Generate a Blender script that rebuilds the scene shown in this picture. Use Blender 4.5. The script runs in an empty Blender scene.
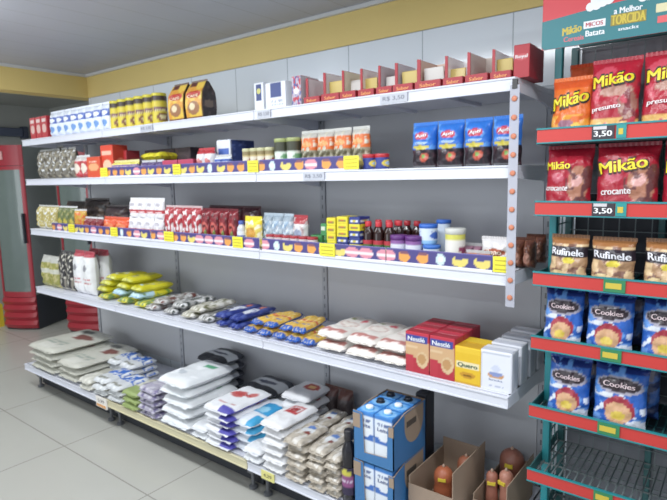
import bpy, bmesh, math, random
from mathutils import Vector, Matrix, noise
random.seed(7)
SC = bpy.context.scene
COL = SC.collection
# ---------------------------------------------------------------- camera basis
RX = (0.79098, 0.61149, -0.02067); UX = (-0.06644, 0.11943, 0.99062); FX = (-0.60822, 0.78218, -0.13510)
FP = 540.2; CZ = 1.5
YF = 1.743   # front plane of the four upper shelves
YB = 1.61    # front plane of the floor shelf
YW = 2.223   # back wall
ZS = {1: 1.799, 2: 1.524, 3: 1.169, 4: 0.741, 5: 0.19}
def xat(px, Y, Z):
    z = Z - CZ; k = (px - 333.5) / FP
    return ((k*FX[1]-RX[1])*Y + (k*FX[2]-RX[2])*z) / (RX[0]-k*FX[0])
def zat(py, X, Y):
    k = (250 - py) / FP
    return CZ + ((k*FX[0]-UX[0])*X + (k*FX[1]-UX[1])*Y) / (UX[2]-k*FX[2])

# ---------------------------------------------------------------- materials
def lin(c): return c/12.92 if c <= 0.04045 else ((c+0.055)/1.055)**2.4
def hx(h):
    if not isinstance(h, str): return h
    return tuple(lin(int(h[i:i+2], 16)/255) for i in (0, 2, 4))
MATS = {}
def mat(name, col='808080', rough=.6, metal=0, noise_amt=.06, nscale=9, bump=.0, bscale=40, emit=0, alpha=1, trans=0, attr=False, spec=.5, coat=0):
    if name in MATS: return MATS[name]
    m = bpy.data.materials.new(name); m.use_nodes = True
    nt = m.node_tree; N = nt.nodes; L = nt.links; b = N['Principled BSDF']
    b.inputs['Roughness'].default_value = rough; b.inputs['Metallic'].default_value = metal
    b.inputs['Specular IOR Level'].default_value = spec
    b.inputs['Coat Weight'].default_value = coat
    if trans: b.inputs['Transmission Weight'].default_value = trans
    if alpha < 1: b.inputs['Alpha'].default_value = alpha
    tc = N.new('ShaderNodeTexCoord'); nz = N.new('ShaderNodeTexNoise'); nz.inputs['Scale'].default_value = nscale
    L.new(tc.outputs['Object'], nz.inputs['Vector'])
    hsv = N.new('ShaderNodeHueSaturation'); mr = N.new('ShaderNodeMapRange')
    mr.inputs['To Min'].default_value = 1-noise_amt; mr.inputs['To Max'].default_value = 1+noise_amt
    L.new(nz.outputs['Fac'], mr.inputs['Value']); L.new(mr.outputs['Result'], hsv.inputs['Value'])
    if attr:
        a = N.new('ShaderNodeAttribute'); a.attribute_name = 'Col'; L.new(a.outputs['Color'], hsv.inputs['Color'])
    else: hsv.inputs['Color'].default_value = (*hx(col), 1)
    L.new(hsv.outputs['Color'], b.inputs['Base Color'])
    if bump:
        n2 = N.new('ShaderNodeTexNoise'); n2.inputs['Scale'].default_value = bscale; n2.inputs['Detail'].default_value = 3
        L.new(tc.outputs['Object'], n2.inputs['Vector'])
        bp = N.new('ShaderNodeBump'); bp.inputs['Strength'].default_value = bump; bp.inputs['Distance'].default_value = .01
        L.new(n2.outputs['Fac'], bp.inputs['Height']); L.new(bp.outputs['Normal'], b.inputs['Normal'])
    if emit:
        b.inputs['Emission Color'].default_value = (*hx(col), 1); b.inputs['Emission Strength'].default_value = emit
    MATS[name] = m; return m
FILM = mat('printed_film', rough=.3, bump=.55, bscale=32, attr=True, noise_amt=.1, nscale=30)
WRAP = mat('dull_wrap', rough=.5, bump=.4, bscale=25, attr=True, noise_amt=.08, nscale=20)
CARD = mat('printed_card', rough=.5, attr=True, noise_amt=.05, nscale=14)
def solid(h, rough=.5, **k): return mat('paint_'+h+'_%d' % int(rough*100)+''.join(k), h, rough, **k)

# ---------------------------------------------------------------- object helpers
def link(o): COL.objects.link(o); return o
def tag(o, label=None, cat=None, group=None, kind=None):
    if label and len(label.split()) > 16: print('LONG', label)
    if label: o['label'] = label
    if cat: o['category'] = cat
    if group: o['group'] = group
    if kind: o['kind'] = kind
    return o
def empty(name, loc=(0,0,0), rz=0):
    o = bpy.data.objects.new(name, None); o.location = loc; o.rotation_euler = (0,0,rz); o.empty_display_size = .05
    return link(o)
def mk(name, bm, m, parent=None, smooth=False, loc=None):
    me = bpy.data.meshes.new(name); bm.to_mesh(me); bm.free()
    for x in (m if isinstance(m, (list, tuple)) else [m]): me.materials.append(x)
    if smooth:
        for p in me.polygons: p.use_smooth = True
    o = bpy.data.objects.new(name, me); link(o)
    if parent: o.parent = parent
    if loc: o.location = loc
    return o
def dup(root, parent=None):
    c = root.copy(); link(c)
    if parent: c.parent = parent; c.matrix_parent_inverse = root.matrix_parent_inverse.copy()
    for k in list(root.children): dup(k, c)
    return c
def box(bm, c, s, bev=0, mi=0):
    r = bmesh.ops.create_cube(bm, size=1); vs = r['verts']
    for v in vs: v.co = Vector((v.co.x*s[0]+c[0], v.co.y*s[1]+c[1], v.co.z*s[2]+c[2]))
    fs = {f for v in vs for f in v.link_faces}
    for f in fs: f.material_index = mi
    if bev:
        es = {e for v in vs for e in v.link_edges}
        bmesh.ops.bevel(bm, geom=list(es), offset=bev, segments=2, affect='EDGES', profile=.5)
def boxes(name, lst, m, parent=None, bev=0):
    bm = bmesh.new()
    for c, s in lst: box(bm, c, s, bev)
    return mk(name, bm, m, parent)
def bx(name, x0, x1, y0, y1, z0, z1, m, parent=None, bev=0):
    return boxes(name, [(((x0+x1)/2, (y0+y1)/2, (z0+z1)/2), (x1-x0, y1-y0, z1-z0))], m, parent, bev)
def lathe(bm, prof, n=20, cx=0, cy=0):
    rings = []
    for r, z in prof:
        rings.append([bm.verts.new((cx+r*math.cos(2*math.pi*k/n), cy+r*math.sin(2*math.pi*k/n), z)) for k in range(n)])
    for a, b in zip(rings, rings[1:]):
        for k in range(n): bm.faces.new((a[k], a[(k+1)%n], b[(k+1)%n], b[k]))
    bm.faces.new(rings[0][::-1]); bm.faces.new(rings[-1])
def lathe_obj(name, prof, m, parent=None, n=20, loc=None):
    bm = bmesh.new(); lathe(bm, prof, n); return mk(name, bm, m, parent, True, loc)
# painting: list of shapes, later ones win.  coordinates u (left>right), v (bottom>top)
def P(base, *shapes):
    base = hx(base); S = [(s[0],)+tuple(hx(x) if isinstance(x, str) else x for x in s[1:]) for s in shapes]
    def f(u, v):
        c = base
        for s in S:
            k = s[0]
            if k == 'r' and s[1] <= u <= s[3] and s[2] <= v <= s[4]: c = s[5]
            elif k == 'e' and ((u-s[1])/s[3])**2+((v-s[2])/s[4])**2 <= 1: c = s[5]
            elif k == 'n' and noise.noise(Vector((u*s[1], v*s[1]*1.3, s[4] if len(s) > 4 else 0))) > s[2]: c = s[3]
            elif k == 'nr' and s[4] <= u <= s[6] and s[5] <= v <= s[7] and noise.noise(Vector((u*s[1], v*s[1], 3.1))) > s[2]: c = s[3]
            elif k == 'w' and abs(v-s[2]-s[4]*math.sin(u*s[5])) < s[3]: c = s[6]
            elif k == 't' and s[1] <= u <= s[3] and s[2] <= v <= s[4]:  # small illegible print
                if (int((v-s[2])/(s[4]-s[2])*s[5]*2) % 2 == 0) and noise.noise(Vector((u*60, v*7, 0))) > -.15: c = s[6]
        return c
    return f
def paint(o, cols):
    a = o.data.color_attributes.new('Col', 'FLOAT_COLOR', 'POINT')
    for i, c in enumerate(cols): a.data[i].color = (c[0], c[1], c[2], 1)
def grid(bm, nu, nv, pos, col, cols, flip=False):
    V = [[bm.verts.new(pos(i/nu, j/nv)) for i in range(nu+1)] for j in range(nv+1)]
    for j in range(nv+1):
        for i in range(nu+1): cols.append(col(i/nu, j/nv))
    for j in range(nv):
        for i in range(nu):
            q = (V[j][i], V[j][i+1], V[j+1][i+1], V[j+1][i]); bm.faces.new(q[::-1] if flip else q)
    return V
TXT = {}
def text_mesh(s):
    if s in TXT: return TXT[s]
    cu = bpy.data.curves.new('t', 'FONT'); cu.body = s; cu.align_x = 'CENTER'; cu.align_y = 'CENTER'; cu.resolution_u = 3; cu.offset = 0
    o = bpy.data.objects.new('t', cu); link(o); bpy.context.view_layer.update()
    me = bpy.data.meshes.new_from_object(o.evaluated_get(bpy.context.evaluated_depsgraph_get()))
    vs = [tuple(v.co) for v in me.vertices]; fs = [tuple(p.vertices) for p in me.polygons]
    bpy.data.objects.remove(o); bpy.data.curves.remove(cu); bpy.data.meshes.remove(me)
    xs = [v[0] for v in vs]; ys = [v[1] for v in vs]
    w = max(xs)-min(xs); h = max(ys)-min(ys); cx = (max(xs)+min(xs))/2; cy = (max(ys)+min(ys))/2
    TXT[s] = ([((v[0]-cx)/w, (v[1]-cy)/h) for v in vs], fs); return TXT[s]
def lettering(s, w, h, fn, m, parent, name='lettering', shear=0, tilt=0, arch=0, bold=.045):
    """fn(a,b)->Vector maps flat (a right, b up) coordinates onto the surface"""
    vs, fs = text_mesh(s); bm = bmesh.new()
    for q in (-1, 0, 1) if bold else (0,):   # thick strokes: the same letters set side by side
        V = []
        for a, b in vs:
            x = a*w + b*h*shear + q*bold*h; y = b*h + a*w*tilt - arch*(a*2)**2*h
            c = fn(x, y); V.append(bm.verts.new((c[0], c[1]-.00015*q, c[2])))
        for f in fs:
            try: bm.faces.new([V[i] for i in f])
            except ValueError: pass
    bmesh.ops.triangulate(bm, faces=bm.faces[:])
    return mk(name, bm, m, parent)

# ---------------------------------------------------------------- product builders (front faces -Y, base z=0)
def pouch(name, w, h, t, pf, m=FILM, nu=26, nv=34, seal='cccccc', seed=0, wr=1, back=None, lean=0, gusset=False):
    """standing pillow bag"""
    ph = seed*3.7
    def sh(u, v, s):
        bu = (1-abs(2*u-1)**2.6)**.55 if 0 < u < 1 else 0
        bv = (1-abs(2*v-1)**(3.2))**.6 if 0 < v < 1 else 0
        if v < .5: bv = max(bv, min(1, (v*7)**.5)*.95) if v > 0 else 0
        d = t/2*bu*bv
        k = noise.noise(Vector((u*5+ph, v*6, s*2)))*.006*wr*bu + noise.noise(Vector((u*13+ph, v*9, s)))*.0025*wr*bu
        pinch = 1-.05*bv
        x = (u-.5)*w*pinch
        return Vector((x + noise.noise(Vector((v*5, ph, 1)))*.003*wr, s*(d+k*bv)+lean*v*h, v*h*(1-.0*bu)))
    cols = []; bm = bmesh.new()
    A = grid(bm, nu, nv, lambda u, v: sh(u, v, -1), pf, cols)
    bk = back or pf
    B = grid(bm, nu//2, nv//2, lambda u, v: sh(u, v, 1), lambda u, v: bk(1-u, v), cols, True)
    o = mk(name, bm, m, None, True); paint(o, cols)
    o['_sh'] = 0
    def surf(a, b):  # a from centre, b from base
        u = min(max(a/w+.5, .02), .98); v = min(max(b/h, .02), .98)
        q = sh(u, v, -1); return Vector((q.x, q.y-.0025, q.z))
    # crimped seals
    sm = solid(seal, .35)
    for z, nm in ((h, 'top_seal'), (0, 'bottom_seal')):
        if nm == 'bottom_seal' and not gusset: continue
        s = bmesh.new(); n = 24; vv = []
        y0 = lean*z
        for j in range(2):
            for k in range(n+1):
                zz = (z-.002 if z else .0005) if j == 0 else (z+.011 if z else .010)
                vv.append(s.verts.new(((k/n-.5)*w*.99, y0+.0012*(-1)**k, zz)))
        for k in range(n): s.faces.new((vv[k], vv[k+1], vv[n+2+k], vv[n+1+k]))
        mk(nm, s, sm, o)
    del o['_sh']
    return o, surf
def sack(name, w, d, t, ptop, m=WRAP, nu=20, nv=26, seed=0, sag=.012, endcol=None, ears=True):
    """bag lying flat: w across, d deep; front end at y=0"""
    ph = seed*2.3
    def sh(u, v, s):
        bu = (1-abs(2*u-1)**4)**.45 if 0 < u < 1 else 0
        bv = (1-abs(2*v-1)**5)**.45 if 0 < v < 1 else 0
        b = bu*bv
        nz = noise.noise(Vector((u*3+ph, v*4, ph)))*.008+noise.noise(Vector((u*9+ph, v*9, 1)))*.003
        top = t/2+t/2*b*1.04+nz*b if s > 0 else t/2-t/2*b
        dent = sag*.5*(math.sin(u*math.pi)*math.sin(v*math.pi)) if s > 0 else 0
        edge = noise.noise(Vector((u*4+ph, v*4, 7)))*.006
        x = (u-.5)*w*(.94+.06*bv)+edge*(abs(2*u-1)); y = d*(.5+(v-.5)*(.96+.04*bu))+edge*abs(2*v-1)
        return Vector((x, y, min(t, max(0, top-dent))))
    cols = []; bm = bmesh.new()
    grid(bm, nu, nv, lambda u, v: sh(u, v, 1), ptop, cols)
    ec = P(endcol) if isinstance(endcol, str) else (endcol or ptop)
    grid(bm, nu, nv//2, lambda u, v: sh(u, v, -1), ec, cols, True)
    o = mk(name, bm, m, None, True); paint(o, cols)
    if ears:  # sealed end flap lying at the front
        s = bmesh.new(); n = 14; vv = []
        for j in range(2):
            for k in range(n+1):
                vv.append(s.verts.new(((k/n-.5)*w*(.9-.03*j), .012-.02*j, t*.5+noise.noise(Vector((k*.4, ph, j)))*.006-.004*j)))
        for k in range(n): s.faces.new((vv[k+n+1], vv[k+n+2], vv[k+1], vv[k]))
        c = ptop(.5, .02)
        e = mk('end_seal', s, m, o); paint(e, [c]*len(e.data.vertices))
    def surf(a, b):
        u = min(max(a/w+.5, .03), .97); v = min(max(b/d, .03), .97)
        q = sh(u, v, 1); return Vector((q.x, q.y, q.z+.0025))
    return o, surf
def carton(name, w, d, h, pf, ps=None, pt=None, m=CARD, n=22, flap=None):
    """printed box, front at y=0"""
    ps = ps or pf; pt = pt or ps
    nu = n; nd = max(4, int(n*min(1, d/w)*.6)); nv = max(6, int(n*min(2.2, h/w)))
    cols = []; bm = bmesh.new(); r = .002
    grid(bm, nu, nv, lambda u, v: Vector(((u-.5)*w, 0, v*h)), pf, cols)
    grid(bm, 2, 2, lambda u, v: Vector(((u-.5)*w, d, v*h)), lambda u, v: pf(1-u, v), cols, True)
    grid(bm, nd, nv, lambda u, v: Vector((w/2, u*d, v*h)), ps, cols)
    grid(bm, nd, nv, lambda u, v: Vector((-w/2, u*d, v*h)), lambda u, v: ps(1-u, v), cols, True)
    grid(bm, nu, nd, lambda u, v: Vector(((u-.5)*w, v*d, h)), pt, cols)
    grid(bm, 1, 1, lambda u, v: Vector(((u-.5)*w, v*d, 0)), pt, cols, True)
    o = mk(name, bm, m); paint(o, cols)
    md = o.modifiers.new('weld', 'WELD'); md.merge_threshold = 1e-5
    b = o.modifiers.new('bev', 'BEVEL'); b.width = .0025; b.segments = 2; b.limit_method = 'ANGLE'
    if flap:
        boxes('top_flap', [((0, d*.5, h+.0008), (w*.96, .003, .0016)), ((w*.0, d*.25, h+.0006), (w*.94, d*.4, .0012))], solid(flap, .5), o)
    def surf(a, b_): return Vector((a, -.0015, b_))
    return o, surf
def pot(name, r, h, pbody, lid, lidh=.012, m=CARD, n=22, taper=1.0, neck=0, band=True, lidr=1.04):
    """round jar or tub with painted label"""
    cols = []; bm = bmesh.new()
    prof = [(r*.86*taper, 0), (r*taper, .006)]
    nv = 14
    hb = h-lidh-(neck or 0)
    def pos(u, v):
        a = -math.pi/2+2*math.pi*(u-.5); rr = r*(taper+(1-taper)*v)
        z = v*hb
        if v < .06: rr *= .93+.07*v/.06
        if neck and v > .93: rr *= 1-.35*(v-.93)/.07
        return Vector((rr*math.cos(a), rr*math.sin(a), z))
    grid(bm, n*2, nv, pos, lambda u, v: pbody((u*2) % 1, v), cols)
    k = n*2+1
    for j in range(nv+1): pass
    o = mk(name, bm, m, None, True); paint(o, cols)
    lr = r*(.72 if neck else lidr)
    lathe_obj('lid', [(lr*.9, hb-.002), (lr, hb), (lr, h-.002), (lr*.95, h)], solid(lid, .35), o, 24)
    if neck:
        pass
    return o
def bottle(name, r, h, body, cap, plabel, lz=(.2, .6), m=None):
    prof = [(r*.85, 0), (r, .006), (r, h*.66), (r*.92, h*.74), (r*.6, h*.82), (r*.5, h*.88), (r*.5, h*.9)]
    o = lathe_obj(name, prof, m or solid(body, .15), None, 18)
    lathe_obj('cap', [(r*.62, h*.86), (r*.64, h*.87), (r*.64, h*.985), (r*.56, h)], solid(cap, .4), o, 16)
    cols = []; bm = bmesh.new()
    grid(bm, 32, 12, lambda u, v: Vector(((r+.0012)*math.cos(2*math.pi*u), (r+.0012)*math.sin(2*math.pi*u), h*(lz[0]+(lz[1]-lz[0])*v))), lambda u, v: plabel((u*2) % 1, v), cols)
    l = mk('paper_label', bm, CARD, o, True); paint(l, cols)
    return o
def display_box(name, w, d, h, outer, inner, stuffc, wall=.5, txt=True, packs=0):
    """cut-open display carton: low printed lip, tall back and sloping side walls"""
    root = empty(name)
    bm = bmesh.new(); t = .003
    def quad(ps):
        bm.faces.new([bm.verts.new(p) for p in ps])
    lip = h*.27
    box(bm, (0, t/2, lip/2), (w, t, lip)); box(bm, (0, d/2, t/2), (w, d, t))
    box(bm, (-w/2+t/2, d*.55, h/2), (t, d*.9, h)); box(bm, (-w/2+w*.07, d*.1, h*.49), (w*.14, t, h*.98))
    pr = [(0, 0), (d, 0), (d, h*.9), (d*.85, h*.5), (d*.5, lip), (0, lip)]
    A = [bm.verts.new((w/2, y, z)) for y, z in pr]; B = [bm.verts.new((w/2-t, y, z)) for y, z in pr]
    bm.faces.new(A[::-1]); bm.faces.new(B)
    for k in range(6): bm.faces.new((A[k], A[(k+1)%6], B[(k+1)%6], B[k]))
    bmesh.ops.recalc_face_normals(bm, faces=bm.faces[:])
    mk('tray', bm, solid(outer, .45), root)
    boxes('back_panel', [((0, d-t, h*.53), (w-.002, t, h*.96))], solid(inner, .55), root)
    bx('inner_lining', -w/2+t+.0002, -w/2+t+.001, d*.12, d*.97, t, h*.985, solid(inner, .55), root)
    if txt: lettering(txt, w*.62, lip*.4, lambda a, b: Vector((a, -.001, lip*.5+b)), solid('f2a060', .5), root)
    for k in range(packs):
        q = boxes('sachet', [((random.uniform(-.1, .1)*w, d*(.3+.15*k), h*.36), (w*.78, .008, h*.62))], solid(stuffc, .35), root, .003)
        q.rotation_euler = (random.uniform(-.12, .12), 0, 0)
    return root

# ---------------------------------------------------------------- labels
ORD = ['first', 'second', 'third', 'fourth', 'fifth', 'sixth', 'seventh', 'eighth', 'ninth', 'tenth', 'eleventh', 'twelfth']
NUM = ['', 'one', 'two', 'three', 'four', 'five', 'six', 'seven', 'eight', 'nine', 'ten', 'eleven', 'twelve']
def ordi(i, n):
    if n == 1: return ''
    if i == 0: return 'leftmost of %s' % NUM[n]
    if i == n-1: return 'rightmost of %s' % NUM[n]
    return '%s of %s from left' % (ORD[i], NUM[n])
def run(proto, px0, px1, n, shelf, label, cat, group, dy=.03, rows=1, rowd=.06, where='', rz=0, jit=.02, z=None, stack=1, sh=0, Y=None, behind_visible=True):
    """a row of copies standing on a shelf between two pixel columns; extra rows behind, layers above"""
    zb = ZS[shelf] if z is None else z
    yy = (YF if shelf < 5 else YB)+dy if Y is None else Y
    out = []; first = True
    off = -min(v.co.y for v in proto.data.vertices) if proto.type == 'MESH' else 0
    for r in range(rows):
        y = yy+r*rowd
        for i in range(n):
            X0 = xat(px0, yy, zb); X1 = xat(px1, yy, zb)
            x = X0+(X1-X0)*(i+.5)/n
            for s in range(stack):
                o = proto if first else dup(proto); first = False
                o.location = (x, y+off+random.uniform(-1, 1)*.002, zb+s*sh+.0005)
                o.rotation_euler = (0, 0, rz+random.uniform(-jit, jit))
                pos = []
                if n > 1: pos.append(ordi(i, n))
                if rows > 1: pos.append('front row' if r == 0 else ('back row' if rows == 2 else '%s row back' % ORD[r]))
                if stack > 1: pos.append('topmost of its stack' if s == stack-1 else ('bottom of its stack' if s == 0 else '%s up in its stack' % ORD[s]))
                lab = label+(', '+', '.join(pos) if pos else '')+(' '+where if where else '')
                tag(o, lab, cat, group); out.append(o)
    return out
def dims(px0, px1, py, shelf, dy=.03, n=1, z=None, Y=None):
    zb = ZS[shelf] if z is None else z; y = (YF if shelf < 5 else YB)+dy if Y is None else Y
    X0 = xat(px0, y, zb); X1 = xat(px1, y, zb); xm = (X0+X1)/2
    return (X1-X0)/n, zat(py, xm, y)-zb
# ================================================================ THE ROOM
def tile_mat(name, base, grout, sx, sz, axis, rough, off=(0, 0), bumpy=0, gw=.006, var=.02):
    m = bpy.data.materials.new(name); m.use_nodes = True; nt = m.node_tree; N = nt.nodes; L = nt.links; b = N['Principled BSDF']
    g = N.new('ShaderNodeNewGeometry'); sp = N.new('ShaderNodeSeparateXYZ'); L.new(g.outputs['Position'], sp.inputs[0])
    def edge(out, s, o):
        a = N.new('ShaderNodeMath'); a.operation = 'ADD'; a.inputs[1].default_value = -o+100*s; L.new(out, a.inputs[0])
        w = N.new('ShaderNodeMath'); w.operation = 'PINGPONG'; w.inputs[1].default_value = s/2; L.new(a.outputs[0], w.inputs[0])
        l = N.new('ShaderNodeMath'); l.operation = 'LESS_THAN'; l.inputs[1].default_value = gw/2; L.new(w.outputs[0], l.inputs[0]); return l
    e1 = edge(sp.outputs['X'], sx, off[0]); e2 = edge(sp.outputs[axis], sz, off[1])
    mx = N.new('ShaderNodeMath'); mx.operation = 'MAXIMUM'; L.new(e1.outputs[0], mx.inputs[0]); L.new(e2.outputs[0], mx.inputs[1])
    nz = N.new('ShaderNodeTexNoise'); nz.inputs['Scale'].default_value = 3; nz.inputs['Detail'].default_value = 5
    L.new(g.outputs['Position'], nz.inputs['Vector'])
    cr = N.new('ShaderNodeMapRange'); cr.inputs['To Min'].default_value = 1-var*2; cr.inputs['To Max'].default_value = 1+var*2; L.new(nz.outputs['Fac'], cr.inputs['Value'])
    hs = N.new('ShaderNodeHueSaturation'); hs.inputs['Color'].default_value = (*hx(base), 1); L.new(cr.outputs[0], hs.inputs['Value'])
    mix = N.new('ShaderNodeMixRGB'); mix.inputs[2].default_value = (*hx(grout), 1); L.new(mx.outputs[0], mix.inputs[0]); L.new(hs.outputs[0], mix.inputs[1])
    L.new(mix.outputs[0], b.inputs['Base Color']); b.inputs['Roughness'].default_value = rough
    return m
XW = -4.067
FLOORM = tile_mat('glossy_floor_tile', 'b4b3ab', '908e87', .82, .82, 'Y', .22, (-2.21, 1.344), gw=.007)
TILEM = tile_mat('white_wall_tile', 'dfe6ec', 'a5adb4', .405, .30, 'Z', .12, (-.80, 2.13), gw=.005, var=.01)
YEL = mat('yellow_wall_paint', 'dcc277', .7, nscale=3, bump=.1, bscale=60)
GREYW = mat('grey_far_wall', 'a3a49f', .8, nscale=2)
CEILM = tile_mat('ceiling_panel', 'adb0ba', '8f9192', .2, 40, 'Y', .5, (0, 7), gw=.004, var=.015)
TRIMW = mat('white_trim', 'c9cac9', .5)
def st(o): o['kind'] = 'structure'; return o
st(bx('floor', -8.5, 2.5, -3.5, 4.2, -.1, 0, FLOORM))
st(bx('ceiling', XW, 2.5, -3.5, YW+.15, 2.30, 2.40, CEILM))
st(bx('ceiling_2', -8.5, XW-.001, -3.5, 4.2, 2.42, 2.5, GREYW)).name = 'ceiling_side_room'
st(bx('wall_back', XW, 2.5, YW, YW+.15, 0, 2.13, TILEM))
st(bx('wall_back_upper', XW-.15, 2.5, YW-.004, YW+.15, 2.131, 2.299, YEL))
st(bx('wall_left_beam', XW-.15, XW, -3.5, YW-.005, 2.131, 2.299, YEL))
st(bx('wall_left', -7.2, -7.1, -3.5, 4.2, 0, 2.42, GREYW))
st(bx('wall_far', -7.1, XW, 3.35, 3.45, 0, 2.42, GREYW))
st(bx('trim_1', XW+.001, 2.5, YW-.022, YW-.005, 2.282, 2.3, TRIMW))
st(bx('trim_2', XW+.001, XW+.017, -3.5, YW-.023, 2.282, 2.3, TRIMW))
# dark roller housing on the wall of the room behind
rh = empty('roller_shutter', (-7.0555, 2.55, 2.1)); tag(rh, 'dark blue roller housing high on the grey wall behind the drinks cooler', 'shutter')
bx('housing', -.04, .06, -1.6, .42, -.05, .05, solid('4d5468', .5), rh, .012)
bx('bracket', -.045, .08, -1.65, -1.6, -.07, .07, solid('3b4050', .5), rh)
bx('bracket', -.045, .08, .42, .47, -.07, .07, solid('3b4050', .5), rh)

# ================================================================ SHELVING (three bays)
STEEL = mat('white_shelf_enamel', 'd6d8e2', .35, nscale=4, noise_amt=.03)
PANEL = mat('grey_back_panel', 'b7b8bc', .35, nscale=2, noise_amt=.04)
DARKG = solid('23262c', .6)
BEIGE = mat('beige_price_rail', 'cfc7a4', .45)
UPR = mat('upright_steel', 'a2a4aa', .4)
bays = [(-4.14, -3.07, 'leftmost'), (-3.07, -1.79, 'middle'), (-1.79, -.613, 'rightmost')]
def slotted(cx):
    m = UPR.copy(); nt = m.node_tree; N = nt.nodes; L = nt.links; b = N['Principled BSDF']
    g = N.new('ShaderNodeNewGeometry'); sp = N.new('ShaderNodeSeparateXYZ'); L.new(g.outputs['Position'], sp.inputs[0])
    def mth(op, a, v):
        n = N.new('ShaderNodeMath'); n.operation = op; L.new(a, n.inputs[0]); n.inputs[1].default_value = v; return n.outputs[0]
    zz = mth('LESS_THAN', mth('PINGPONG', sp.outputs['Z'], .024), .011)
    xx = mth('LESS_THAN', mth('ABSOLUTE', mth('SUBTRACT', sp.outputs['X'], cx), 0), .0035)
    mu = N.new('ShaderNodeMath'); mu.operation = 'MULTIPLY'; L.new(zz, mu.inputs[0]); L.new(xx, mu.inputs[1])
    mix = N.new('ShaderNodeMixRGB'); mix.inputs[2].default_value = (.12, .125, .14, 1); L.new(mu.outputs[0], mix.inputs[0])
    L.new(b.inputs['Base Color'].links[0].from_socket, mix.inputs[1]); L.new(mix.outputs[0], b.inputs['Base Color'])
    return m
def shelf_panel_bm(x0, x1):
    bm = bmesh.new()
    for z0, z1 in ((.235, .70), (.706, 1.13), (1.136, 1.49), (1.496, 1.785)):
        box(bm, ((x0+x1)/2+.019-(.019 if x1 > -.7 else 0), 2.205, (z0+z1)/2), (x1-x0-.04-(.038 if x1 > -.7 else 0), .012, z1-z0), .002)
    return bm
for bi, (x0, x1, nm) in enumerate(bays):
    root = empty('shelving_unit', ((x0+x1)/2, 2.0, 0)); cx = (x0+x1)/2
    tag(root, {'leftmost': 'white steel shelving unit at the far left beside the red drinks coolers',
               'middle': 'white steel shelving unit in the middle, with the beige price rail at the bottom',
               'rightmost': 'white steel shelving unit on the right beside the teal snack rack'}[nm], 'shelving', 'wall shelving units')
    root.location = (0, 0, 0)
    mk('back_panel', shelf_panel_bm(x0, x1), PANEL, root)
    for ux in [x0+.019] + ([x1-.019] if bi == 2 else []):
        u = bx('upright', ux-.017, ux+.017, 2.192, 2.217, 0, 1.81, UPR, root, .003); u.data.materials[0] = slotted(ux)
    for s in range(1, 6):
        yf = YF if s < 5 else YB; zt = ZS[s]
        bm = bmesh.new()
        box(bm, (cx, (yf+2.185)/2+.01, zt-.010), (x1-x0-.003, 2.185-yf-.022, .02), .002)
        for k in range(1, 4):  # stiffening folds beneath
            box(bm, (x0+(x1-x0)*k/4, (yf+2.185)/2, zt-.026), (.03, 2.1-yf, .012))
        sh = mk('shelf_board', bm, STEEL, root)
        rm = BEIGE if (s == 5 and bi == 1) else STEEL
        bm = bmesh.new()
        box(bm, (cx, yf+.005, zt-.021), (x1-x0-.004, .010, .042), .002)
        box(bm, (cx, yf-.0015, zt-.003), (x1-x0-.006, .005, .006), .001)
        box(bm, (cx, yf-.0015, zt-.039), (x1-x0-.006, .005, .006), .001)
        mk('price_rail', bm, rm, sh)
        for e in (x0+.006, x1-.006):
            bm = bmesh.new()
            pr = [(yf+.01, zt-.0), (yf+.01, zt-.042), (2.05, zt-.055), (2.185, zt-.075), (2.185, zt)]
            a = [bm.verts.new((e-.004, y, z)) for y, z in pr]; b = [bm.verts.new((e+.004, y, z)) for y, z in pr]
            bm.faces.new(a[::-1]); bm.faces.new(b)
            for k in range(5): bm.faces.new((a[k], a[(k+1)%5], b[(k+1)%5], b[k]))
            bmesh.ops.recalc_face_normals(bm, faces=bm.faces[:])
            mk('bracket', bm, STEEL, sh)
    bx('kick_board', x0+.01, x1-.01, 1.72, 1.732, .012, .16, DARKG, root)  # near-black colour stands in for the shadow under the floor shelf
    for fx in (x0+.05, x1-.05):
        bm = bmesh.new(); box(bm, (fx, 1.92, .105), (.04, .5, .05), .004)
        lathe(bm, [(.022, 0), (.022, .012), (.009, .02), (.009, .09)], 12, fx, 1.69)
        lathe(bm, [(.022, 0), (.022, .012), (.009, .02), (.009, .09)], 12, fx, 2.1)
        mk('foot', bm, solid('5a5c60', .5), root)

# printed fence strips along the front edge of shelves two and three
def strip_paint(seed, L=1):
    R = random.Random(seed); els = []
    u = .02
    while u < 1:
        k = R.choice(['b', 'o', 'e', 'h', 'o', 'b'])
        els.append((u, k)); u += R.uniform(.055, .075)*1.15/L
    base = hx('413b78'); C = {'b': hx('dfcb6a'), 'o': hx('e49a4a'), 'e': hx('c9dde0'), 'h': hx('d58a9a')}
    W = {'b': .030/L, 'o': .024/L, 'e': .018/L, 'h': .034/L}
    def f(u, v):
        c = base
        if v > .93: c = hx('6a60a0')
        for uu, k in els:
            a = (u-uu)/W[k]; b = (v-.48)/.40
            if a*a+b*b < 1:
                c = C[k]
                if k == 'b' and b > .25+a*.2 and a > -.6: c = base
                if k == 'o' and b > .3 and abs(a) < .8: c = hx('7a4a58')
                if k == 'h' and abs(b) < .25: c = hx('ead9dc')
                if k == 'e' and a*a+b*b < .2: c = hx('eef4f2')
        return c
    return f
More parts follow.
